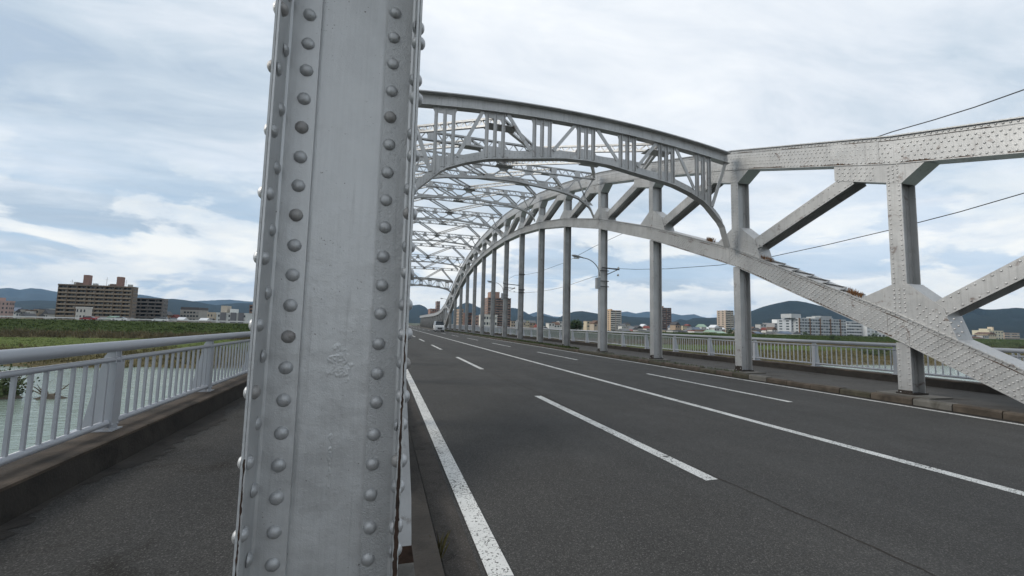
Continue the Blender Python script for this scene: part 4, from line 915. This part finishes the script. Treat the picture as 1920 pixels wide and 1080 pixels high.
# right of the bridge
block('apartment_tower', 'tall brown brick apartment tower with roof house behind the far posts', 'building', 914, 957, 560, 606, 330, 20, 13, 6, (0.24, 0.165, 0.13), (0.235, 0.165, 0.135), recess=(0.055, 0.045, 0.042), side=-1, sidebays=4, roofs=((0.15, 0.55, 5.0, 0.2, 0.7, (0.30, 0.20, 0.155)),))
block('office_building', 'white flat-roofed office building at the foot of the brown tower', 'building', 906, 932, 592, 606, 250, 12, 3, 5, (0.58, 0.57, 0.52), (0.58, 0.57, 0.52), style='plain', winfrac=0.6)
block('apartment_block', 'slim orange-brown apartment house seen between the far posts', 'building', 861, 868, 581, 606, 300, 14, 7, 2, (0.34, 0.25, 0.18), (0.34, 0.25, 0.18), style='plain', winfrac=0.5, side=-1)
block('apartment_block', 'dark brown apartment house with white upper corner between the far posts', 'building', 873, 884, 588, 606, 310, 14, 5, 3, (0.14, 0.08, 0.065), (0.16, 0.10, 0.08), recess=(0.04, 0.03, 0.03))
block('apartment_block', 'pinkish low apartment house left of the tall brown tower', 'building', 887, 901, 593, 606, 320, 14, 4, 3, (0.40, 0.27, 0.22), (0.40, 0.27, 0.22), style='plain', winfrac=0.5)
block('apartment_tower', 'brown apartment tower rising behind the curve of the far arch', 'building', 818, 824, 566, 600, 420, 12, 14, 2, (0.24, 0.16, 0.13), (0.24, 0.16, 0.13), style='plain', winfrac=0.5, side=-1)
block('apartment_block', 'reddish stepped building below the curve of the far arch', 'building', 806, 822, 580, 600, 400, 20, 6, 4, (0.26, 0.16, 0.13), (0.26, 0.16, 0.13), style='plain', winfrac=0.5)
block('apartment_block', 'nine-storey apartment block with tan end wall and white balconies', 'building', 1145, 1165, 583, 612, 430, 26, 10, 4, (0.50, 0.37, 0.25), (0.62, 0.60, 0.55), recess=(0.06, 0.06, 0.062), side=-1, sidebays=4, roofs=((0.0, 0.15, 1.2, 0.0, 0.3, (0.5, 0.33, 0.2)),))
block('apartment_tower', 'dark brown apartment tower with banded balconies right of a post', 'building', 1241, 1259, 578, 615, 520, 28, 13, 4, (0.24, 0.135, 0.095), (0.20, 0.135, 0.11), recess=(0.03, 0.027, 0.027), side=-1, sidebays=3, roofs=((-0.02, 0.2, 2.2, 0.0, 0.5, (0.30, 0.18, 0.13)),))
block('apartment_tower', 'cream apartment tower half hidden behind a riveted post', 'building', 1361, 1376, 583, 618, 480, 16, 12, 3, (0.44, 0.36, 0.29), (0.56, 0.51, 0.42), recess=(0.09, 0.08, 0.07), side=-1, sidebays=2)
block('hospital', 'long grey six-storey building with brown vertical piers under the arch chord', 'building', 1499, 1587, 599, 626, 330, 20, 6, 18, (0.36, 0.38, 0.39), (0.44, 0.46, 0.47), style='band', side=-1, sidebays=4, stripes=((0.0, 0.22, 0.435, 0.655, 0.87), (0.17, 0.10, 0.06), 0.6), roofs=((-0.08, 0.12, 4.2, 0.2, 0.8, (0.42, 0.43, 0.43)), (0.62, 0.86, 3.4, 0.4, 0.9, (0.30, 0.31, 0.31)), (0.5, 0.62, 2.2, 0.4, 0.9, (0.40, 0.41, 0.40))))
block('hospital_wing', 'pale grey wing at the left end of the long piered building', 'building', 1484, 1497, 600, 626, 337, 16, 6, 2, (0.42, 0.44, 0.46), (0.45, 0.46, 0.47), style='plain', side=-1, sidebays=2, winfrac=0.5)
block('white_block', 'white office building with window bands under the steel chord', 'building', 1588, 1620, 604, 628, 340, 18, 5, 7, (0.60, 0.61, 0.61), (0.62, 0.63, 0.63), style='band', winfrac=0.85)
block('white_block', 'low white annex right of the white office building under the chord', 'building', 1626, 1660, 612, 629, 335, 14, 3, 5, (0.60, 0.61, 0.61), (0.62, 0.63, 0.63), style='plain', winfrac=0.6)
block('office_building', 'grey building with a white roof tower left of the long piered building', 'building', 1453, 1475, 607, 624, 420, 18, 5, 5, (0.31, 0.30, 0.30), (0.31, 0.30, 0.30), style='plain', winfrac=0.5, roofs=((0.3, 0.55, 4.6, 0.1, 0.5, (0.66, 0.67, 0.67)),))
block('school_building', 'cream building with a roof tower beyond the right end of the arch', 'building', 1856, 1882, 621, 634, 330, 16, 3, 5, (0.55, 0.50, 0.37), (0.55, 0.50, 0.37), style='plain', winfrac=0.4, roofs=((0.0, 0.25, 2.0, 0.1, 0.6, (0.55, 0.5, 0.37)), (0.62, 0.72, 4.5, 0.3, 0.6, (0.50, 0.42, 0.32))))
block('school_building', 'brownish-cream long building at the right picture edge behind bushes', 'building', 1884, 1912, 625, 635, 335, 14, 3, 6, (0.40, 0.31, 0.24), (0.50, 0.42, 0.33), style='band', winfrac=0.85)
# small houses
ROOFS = {'grey': (0.13, 0.135, 0.14), 'dark grey': (0.06, 0.06, 0.065), 'blue-grey': (0.12, 0.15, 0.20), 'brown': (0.12, 0.075, 0.055), 'dull red': (0.20, 0.06, 0.05), 'pale green': (0.28, 0.38, 0.30), 'white': (0.58, 0.60, 0.62)}
WALLS = {'white': (0.58, 0.57, 0.54), 'cream': (0.50, 0.43, 0.31), 'pale grey': (0.40, 0.40, 0.39), 'beige': (0.40, 0.34, 0.27), 'tan': (0.34, 0.26, 0.19)}
def house(label, pl, pr, ptop, D, wn, rn, gable=True):
    pyr = 608+(pl-950)*0.0239; x0, x1 = aty(pl, pyr, D).x, aty(pr, pyr, D).x; z1 = aty((pl+pr)/2, ptop, D).z; dp = max(6.0, min(10, (x1-x0)*0.9))
    r = tag(empty('house', ((x0+x1)/2, D+dp/2, Z0)), label, 'house', 'small houses of the town behind the levee')
    rh = min(2.2, (z1-Z0)*0.35) if gable else 0.4; zw = z1-rh
    mb = MB(); mb.box(x0, x1, D, D+dp, Z0, zw); mb.build('wall', col(WALLS[wn]), r)
    mb = MB(); e = 0.4
    if gable == 2: mb.prism_y([(x0-e, zw), (x1+e, zw), (x1+e, zw+0.15), ((x0+x1)/2, z1), (x0-e, zw+0.15)], D-e, D+dp+e)
    elif gable: mb.prism_x([(D-e, zw+0.003), (D+dp+e, zw+0.003), (D+dp+e, zw+0.15), (D+dp/2, z1), (D-e, zw+0.15)], x0-e, x1+e)
    else: mb.box(x0-0.2, x1+0.2, D-0.2, D+dp+0.2, zw+0.003, z1)
    mb.build('roof', col(ROOFS[rn], 'roof_tile'), r)
    n = max(2, int((x1-x0)/3)); ww = (x1-x0)/n*0.5
    zf = zw-2.4
    while zf > -1.5:
        for i in range(n): place('window', boxmesh('window', ww, 0.1, 1.15, WIN), r, (x0+(i+0.5)*(x1-x0)/n, D-0.03, zf+0.6))
        zf -= 2.9
ORD = ['first', 'second', 'third', 'fourth', 'fifth', 'sixth', 'seventh', 'eighth', 'ninth', 'tenth', 'eleventh', 'twelfth', 'thirteenth', 'fourteenth']
def town(start, end, landmark, step, rows, base_off):
    px = start; i = 0; rs = random.Random(int(start*7+11))
    wall_names, roof_names = list(WALLS), list(ROOFS)
    while px < end and i < 14:
        w = rs.uniform(0.8, 1.35)*step; wn = rs.choice(['white', 'white', 'cream', 'pale grey', 'beige', 'tan', 'white']); rn = rs.choice(['grey', 'dark grey', 'grey', 'blue-grey', 'brown', 'dull red', 'white', 'grey', 'pale green'])
        hz = 586+0.0239*px; D = rs.choice(rows)+rs.uniform(-12, 12); up = rs.uniform(1.0, 5.0) if D < 255 else rs.uniform(4.0, 14.0)
        house('%s house, %s roof, %s house right of the %s' % (wn, rn, ORD[i], landmark), px, px+w, hz-up+base_off, D, wn, rn, rs.choice([1, 1, 2, 0]))
        px += w*rs.uniform(0.75, 1.25); i += 1
town(20, 100, 'pink building', 9, [255, 320], 3)
town(162, 240, 'white cubic house', 16, [222], 6)
town(304, 340, 'dark apartment block', 9, [250, 300], 4)
town(374, 404, 'hipped-roof building', 9, [250, 300], 4)
town(958, 1060, 'tall brown tower', 10, [240, 300, 360], 3)
town(1100, 1135, 'round dark tree', 11, [260, 320], -4)
town(1166, 1232, 'tan-ended apartment block', 9, [260, 330, 400], 3)
town(1168, 1236, 'tan-ended block, front row', 13, [232], 6)
town(1260, 1356, 'banded dark tower', 8, [260, 330, 420], 1)
town(1262, 1350, 'banded dark tower, front row', 14, [232], 5)
town(1380, 1452, 'cream tower', 8, [270, 350, 430], 1)
town(1402, 1490, 'cream tower, front row', 13, [232], 5)
town(1822, 1856, 'arch foot at far right', 13, [260], 5)

# ------------------------------------------------------------------ vegetation
def grass_stuff(name, label, cat, mat, n, zone, hrange, blades=5, spread=0.5, wr=(0.05, 0.16)):
    v = []; f = []
    for _ in range(n):
        x, y = zone(); z = terrain_z(x, y)-0.03; H_ = random.uniform(*hrange)
        for b in range(blades):
            a = random.uniform(0, 2*math.pi); bx, by = x+random.uniform(-spread, spread), y+random.uniform(-spread, spread); w = random.uniform(*wr); h = H_*random.uniform(0.6, 1.1); lx, ly = random.gauss(0, 0.25)*h, random.gauss(0, 0.25)*h
            i = len(v); v += [(bx-w*math.cos(a), by-w*math.sin(a), z), (bx+w*math.cos(a), by+w*math.sin(a), z), (bx+lx+w*.4, by+ly, z+h*.75), (bx+lx*1.5, by+ly*1.5, z+h)]; f += [(i, i+1, i+2, i+3)]
    mb = MB(); mb.v = v; mb.f = f; mb.m = [0]*len(f); o = mb.build(name, mat, kind='stuff'); tag(o, label, cat)
GR1 = pm('grass_bank_olive', (0.105, 0.090, 0.038), 0.9, 0.45, 0.35)
GR2 = pm('grass_reed_brown', (0.120, 0.098, 0.050), 0.9, 0.5, 0.25)
GR3 = pm('grass_levee_green', (0.036, 0.056, 0.008), 0.9, 0.4, 0.2)
GR4 = pm('grass_meadow_green', (0.082, 0.112, 0.024), 0.9, 0.3, 0.2)
def zone(y0, y1, far=1.0):
    def z_():
        while True:
            if random.random() < 0.42: x = random.uniform(-190, -4)
            else: x = random.uniform(16, 300)
            y = random.uniform(y0, y1)
            if x > 0 or x > -y*1.05: return x, y
    return z_
grass_stuff('bank_grass', 'dry olive-brown grass on the river bank below the meadow', 'grass', GR1, 9000, zone(87, 119), (0.35, 1.0), 4, 0.6)
grass_stuff('reeds', 'band of tall brown reeds along the foot of the levee', 'reeds', GR2, 5000, zone(157, 168), (0.8, 1.9), 5, 0.7)
grass_stuff('levee_grass', 'dark green grass covering the levee slope', 'grass', GR3, 8000, zone(167, 187), (0.2, 0.5), 4, 0.8, (0.1, 0.3))
grass_stuff('meadow_grass', 'bright green meadow grass between river bank and reeds', 'grass', GR4, 5000, zone(118, 157), (0.08, 0.22), 4, 0.9, (0.1, 0.3))
LEAF = pm('leaf_dark_green', (0.028, 0.050, 0.016), 0.8, 0.5, 1.2)
LEAF2 = pm('leaf_shrub_green', (0.050, 0.068, 0.022), 0.85, 0.45, 1.2)
BARK = pm('bark', (0.09, 0.07, 0.05), 0.95, 0.3, 6)
def tree(name, label, cat, loc, rx, rz, trunk, n=1600, leaf=0.28, mat=None):
    x, y, z = loc; r = tag(empty(name, loc), label, cat)
    mb = MB(); mb.tube([(x, y, z-0.3), (x+0.05, y, z+trunk*0.6), (x, y, z+trunk+rz*0.5)], [0.05+rx*0.06, 0.04+rx*0.045, 0.02+rx*0.02], 7)
    for k in range(5):
        a = k*1.26+random.random(); mb.tube([(x, y, z+trunk*0.7), (x+math.cos(a)*rx*.35, y+math.sin(a)*rx*.35, z+trunk+rz*.4), (x+math.cos(a)*rx*.7, y+math.sin(a)*rx*.7, z+trunk+rz*random.uniform(.6, 1.2))], [rx*.035, rx*.02, rx*.008], 5)
    mb.build('trunk', BARK, r)
    lobes = [(random.gauss(0, .42)*rx, random.gauss(0, .42)*rx, trunk+rz*random.uniform(0.45, 1.5), random.uniform(.32, .58)) for _ in range(11)]
    mb = MB()
    for _ in range(n):
        lx, ly, lz, s_ = random.choice(lobes); d = Vector((random.gauss(0, 1), random.gauss(0, 1), random.gauss(0, 1))).normalized()*random.uniform(0.55, 1.05)*s_
        c = Vector((x+lx+d.x*rx, y+ly+d.y*rx, max(z+0.05, z+lz+d.z*rz))); a = Vector((random.gauss(0, 1), random.gauss(0, 1), random.gauss(0, 1))).normalized(); b = a.orthogonal().normalized(); L_ = leaf*random.uniform(.6, 1.3)
        mb.add([c-a*L_, c+b*L_*.6, c+a*L_, c-b*L_*.6], [(0, 1, 2, 3)])
    mb.build('crown', mat or LEAF, r)
a = aty(1080, 620, 205); tree('round_tree', 'round dark green tree behind the railing between two arch posts', 'tree', (a.x, 205, -2.2), 5.6, 3.4, 0.6, 2600, 0.42)
a = aty(1372, 620, 226); tree('leafy_tree', 'small green tree beside the post in front of the cream tower', 'tree', (a.x, 226, Z0), 2.6, 2.6, 1.2, 900, 0.32, LEAF2)
for px, D, s_, lb in ((1510, 200, 1.3, 'small dark bush before the long piered building'), (1596, 200, 0.9, 'tiny dark bush left of the white office building'), (1638, 200, 1.5, 'dark bush before the low white annex'), (1560, 178, 1.5, 'bush on the levee slope below the long piered building')):
    a = aty(px, 625, D); tree('bush', lb, 'bush', (a.x, D, terrain_z(a.x, D)), s_*1.6, s_, 0.1, 500, 0.22)
for px, D, rx, rz, lb in ((1640, 104, 4.0, 1.5, 'dark bush on the bank seen through the right railing'), (1690, 106, 3.5, 1.4, 'low dark bush on the bank just left of the slanting chord foot'), (1760, 100, 4.5, 1.6, 'bush on the bank seen under the slanting steel chord'), (1850, 150, 9, 2.6, 'broad dark thicket on the right bank beyond the arch foot'), (1905, 150, 9, 2.8, 'dense dark thicket at the right picture edge below the cream building')):
    a = aty(px, 640, D); tree('thicket', lb, 'bush', (a.x, D, terrain_z(a.x, D)), rx, rz, 0.1, 1500, 0.30, LEAF2)
# snags standing in the river
DEAD = pm('dead_wood', (0.10, 0.075, 0.05), 0.95, 0.4, 3)
ROCK = pm('river_rock', (0.09, 0.075, 0.055), 0.9, 0.4, 1.5, bump=0.8, bscale=5)
def snag(label, px, w, h, leafy):
    r0 = ray(px, 747); P = r0*(-9.0/r0[2]); x, y = P[0], P[1]
    r = tag(empty('river_snag', (x, y, -7.5)), label, 'driftwood')
    mb = MB(); n = 12
    for lv in range(5):
        t = lv/4; mb.v += [(x+math.cos(2*math.pi*i/n)*w*(1-t*.75)*(0.8+.3*math.sin(i*2.3+lv)), y+math.sin(2*math.pi*i/n)*w*.7*(1-t*.75)*(0.8+.3*math.cos(i*1.7)), -7.7+h*.45*t) for i in range(n)]
    mb.f += [(l*n+i, l*n+(i+1) % n, (l+1)*n+(i+1) % n, (l+1)*n+i) for l in range(4) for i in range(n)]+[tuple(range(4*n, 5*n))]; mb.m = [0]*len(mb.f); mb.build('debris_mound', ROCK, r)
    for k in range(9):
        a = random.uniform(0, 6.28); L_ = random.uniform(.6, 1.25)*w; b = (x+math.cos(a)*L_, y+math.sin(a)*L_*.5, -7.4+h*random.uniform(.35, 1.0)); c = (b[0]+random.uniform(-.4, .5)*w, b[1], b[2]+random.uniform(-.1, .35)*h)
        mb = MB(); mb.tube([(x, y, -7.5), b, c], [0.07, 0.045, 0.015], 5); mb.build('branch', DEAD, r)
    if leafy:
        mb = MB()
        for _ in range(700):
            c = Vector((x+random.gauss(0, .5)*w, y+random.gauss(0, .4)*w, -7.2+abs(random.gauss(0, .45))*h)); a = Vector((random.gauss(0, 1), random.gauss(0, 1), random.gauss(0, 1))).normalized()*.16; b = a.orthogonal().normalized()*.1; mb.add([c-a, c+b, c+a, c-b], [(0, 1, 2, 3)])
        mb.build('leaves', LEAF2, r)
snag('leafy debris mound in the river at the left picture edge, behind the railing', 8, 1.7, 2.6, True)
snag('small rock with dry branches in the river behind the left railing bars', 94, 1.9, 1.5, False)
# weeds on the bridge
DRY = pm('dry_weed', (0.17, 0.085, 0.035), 0.9, 0.4, 8); DRYG = pm('weed_olive', (0.10, 0.085, 0.030), 0.85, 0.5, 30); WEED = pm('weed_green', (0.060, 0.080, 0.025), 0.85, 0.4, 9)
def tuft(name, label, cen, n, rx, ry, h, mat, base=None, stuff=False, w0=0.006):
    mb = MB()
    for _ in range(n):
        x = cen[0]+random.uniform(-rx, rx); y = cen[1]+random.uniform(-ry, ry); z = base(x, y) if base else cen[2]
        a = random.uniform(0, 6.28); L_ = h*random.uniform(.5, 1.1); l = random.uniform(.1, .6)*L_; w = w0*random.uniform(.6, 1.4); dx, dy = math.cos(a), math.sin(a)
        mb.add([(x-dy*w, y+dx*w, z), (x+dy*w, y-dx*w, z), (x+dx*l*.4+dy*w*.8, y+dy*l*.4-dx*w*.8, z+L_*.6), (x+dx*l, y+dy*l, z+L_), (x+dx*l*.4-dy*w*.8, y+dy*l*.4+dx*w*.8, z+L_*.6)], [(0, 1, 2, 3, 4)])
    o = mb.build(name, mat, origin=cen); tag(o, label, 'weeds', kind='stuff' if stuff else None)
tuft('weed', 'small weed with a seed head growing from the kerb slot beside the close post', (0.415, 2.88, 0.0), 22, 0.015, 0.05, 0.15, DRYG, w0=0.0025)
yy = yk(1)
tuft('dry_weed', 'rusty brown dry weeds along the first portal foot on the arch chord', (11.33, yy-0.55, lt(yy-0.55)), 420, 0.10, 0.75, 0.13, DRY, base=lambda x, y: lt(y), w0=0.005)
tuft('dry_weed', 'small orange-brown dry weed on the chord left of the portal foot', (11.33, yy+1.25, lt(yy+1.25)), 90, 0.10, 0.16, 0.17, DRY, base=lambda x, y: lt(y), w0=0.006)
tuft('dry_weed', 'small orange-brown dry weed on the chord by the nearest full post gusset', (11.33, yk(0)+1.02, lt(yk(0)+1.02)), 90, 0.10, 0.14, 0.16, DRY, base=lambda x, y: lt(y), w0=0.006)
tuft('kerb_weeds', 'strip of low green and brown weeds along the right kerb below the posts', (11.05, 55, 0.13), 5200, 0.09, 32, 0.16, WEED, stuff=True, w0=0.02)
tuft('kerb_weeds', 'patchy weeds at the right kerb between the second and fourth posts', (10.98, 15.5, 0.12), 380, 0.07, 4.5, 0.10, WEED, stuff=True, w0=0.008)

# ------------------------------------------------------------------ hills
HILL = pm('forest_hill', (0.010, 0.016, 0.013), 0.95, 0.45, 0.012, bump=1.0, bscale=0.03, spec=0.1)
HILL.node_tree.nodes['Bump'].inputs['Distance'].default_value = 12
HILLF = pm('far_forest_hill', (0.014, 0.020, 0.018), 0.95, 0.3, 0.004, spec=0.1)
def ridge(profile, D, mat, seed, base_frac=0.45, n=420):
    rs = random.Random(seed); ph = [rs.uniform(0, 6.28) for _ in range(12)]
    pxs = np.linspace(profile[0][0], profile[-1][0], n); pys = np.interp(pxs, [p[0] for p in profile], [p[1] for p in profile])
    rows = [(-0.10, 0.35), (0.0, 1.0), (0.035, 0.93), (0.075, 0.82), (0.12, 0.68), (0.17, 0.54), (0.22, 0.40), (0.28, 0.26), (0.34, 0.13), (base_frac, -0.02)]
    mb = MB()
    for fr, hf in rows:
        for i, (px, py) in enumerate(zip(pxs, pys)):
            r = ray(px, py); hd = math.hypot(r[0], r[1]); b = math.atan2(r[0], r[1]); zc = r[2]/hd*D+CAMZ
            zc += D*0.00025*(math.sin(px*0.09+ph[0])*.6+math.sin(px*0.19+ph[1])*.4+math.sin(px*0.37+ph[2])*.18) if hf == 1.0 else 0
            nz = 0.86+0.07*math.sin(px*0.055+fr*23+ph[3])+0.05*math.sin(px*0.12-fr*31+ph[4])+0.02*math.sin(px*.25+fr*60+ph[5])
            h = zc*hf*(nz if 0.0 < hf < 1.0 else 1); d = D*(1-fr)
            if hf < 0: h = -6
            mb.v.append((math.sin(b)*d, math.cos(b)*d, h-3.5 if hf < 1 else zc))
    for j in range(len(rows)-1): mb.f += [(j*n+i, (j+1)*n+i, (j+1)*n+i+1, j*n+i+1) for i in range(n-1)]
    mb.m = [0]*len(mb.f); mb.build('hills', mat, kind='structure', smooth=True)
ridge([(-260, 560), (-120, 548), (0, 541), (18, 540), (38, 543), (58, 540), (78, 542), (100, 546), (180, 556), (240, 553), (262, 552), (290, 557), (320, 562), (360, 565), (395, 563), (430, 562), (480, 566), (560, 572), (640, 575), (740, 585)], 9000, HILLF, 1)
ridge([(-260, 580), (-100, 570), (20, 566), (60, 563), (100, 564), (200, 570), (300, 561), (325, 560), (350, 563), (380, 568), (405, 572), (425, 570), (450, 568), (520, 570), (620, 580), (700, 578), (770, 573), (787, 571), (797, 575), (808, 586), (830, 592), (850, 582), (862, 572), (874, 567), (884, 569), (897, 576), (920, 582), (945, 579), (962, 577), (976, 580), (988, 587), (1000, 594), (1014, 598), (1060, 606)], 4200, HILL, 2)
ridge([(940, 612), (975, 600), (1000, 594), (1018, 591), (1030, 594), (1046, 597), (1062, 588), (1078, 584), (1092, 583), (1108, 586), (1130, 590), (1150, 594), (1166, 592), (1180, 594), (1200, 595), (1232, 596), (1260, 604), (1276, 598), (1288, 601), (1300, 596), (1330, 596), (1356, 595), (1376, 591), (1400, 587), (1430, 575), (1455, 569), (1480, 564), (1496, 564), (1512, 567), (1540, 574), (1580, 585), (1630, 598), (1700, 606), (1750, 596), (1790, 582), (1812, 575), (1824, 575), (1845, 580), (1870, 580), (1905, 577), (1940, 579), (2050, 590), (2250, 612)], 3300, HILL, 3)
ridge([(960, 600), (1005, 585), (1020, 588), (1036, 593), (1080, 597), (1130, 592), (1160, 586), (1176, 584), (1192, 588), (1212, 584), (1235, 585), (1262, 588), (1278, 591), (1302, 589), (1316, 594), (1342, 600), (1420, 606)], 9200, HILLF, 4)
# ------------------------------------------------------------------ haze
mb = MB(); mb.box(-10500, 10500, -1500, 11000, -30, 760)
hz = bpy.data.materials.new('haze_air'); hz.use_nodes = True; nt = hz.node_tree; nt.nodes.remove(nt.nodes['Principled BSDF'])
pv = nt.nodes.new('ShaderNodeVolumePrincipled'); pv.inputs['Color'].default_value = (0.42, 0.68, 1.0, 1); pv.inputs['Density'].default_value = 5.5e-5; pv.inputs['Anisotropy'].default_value = 0.0
nt.links.new(pv.outputs[0], nt.nodes['Material Output'].inputs['Volume'])
o = mb.build('haze', hz, kind='stuff'); tag(o, 'thin blue haze over the distant hills', 'haze')
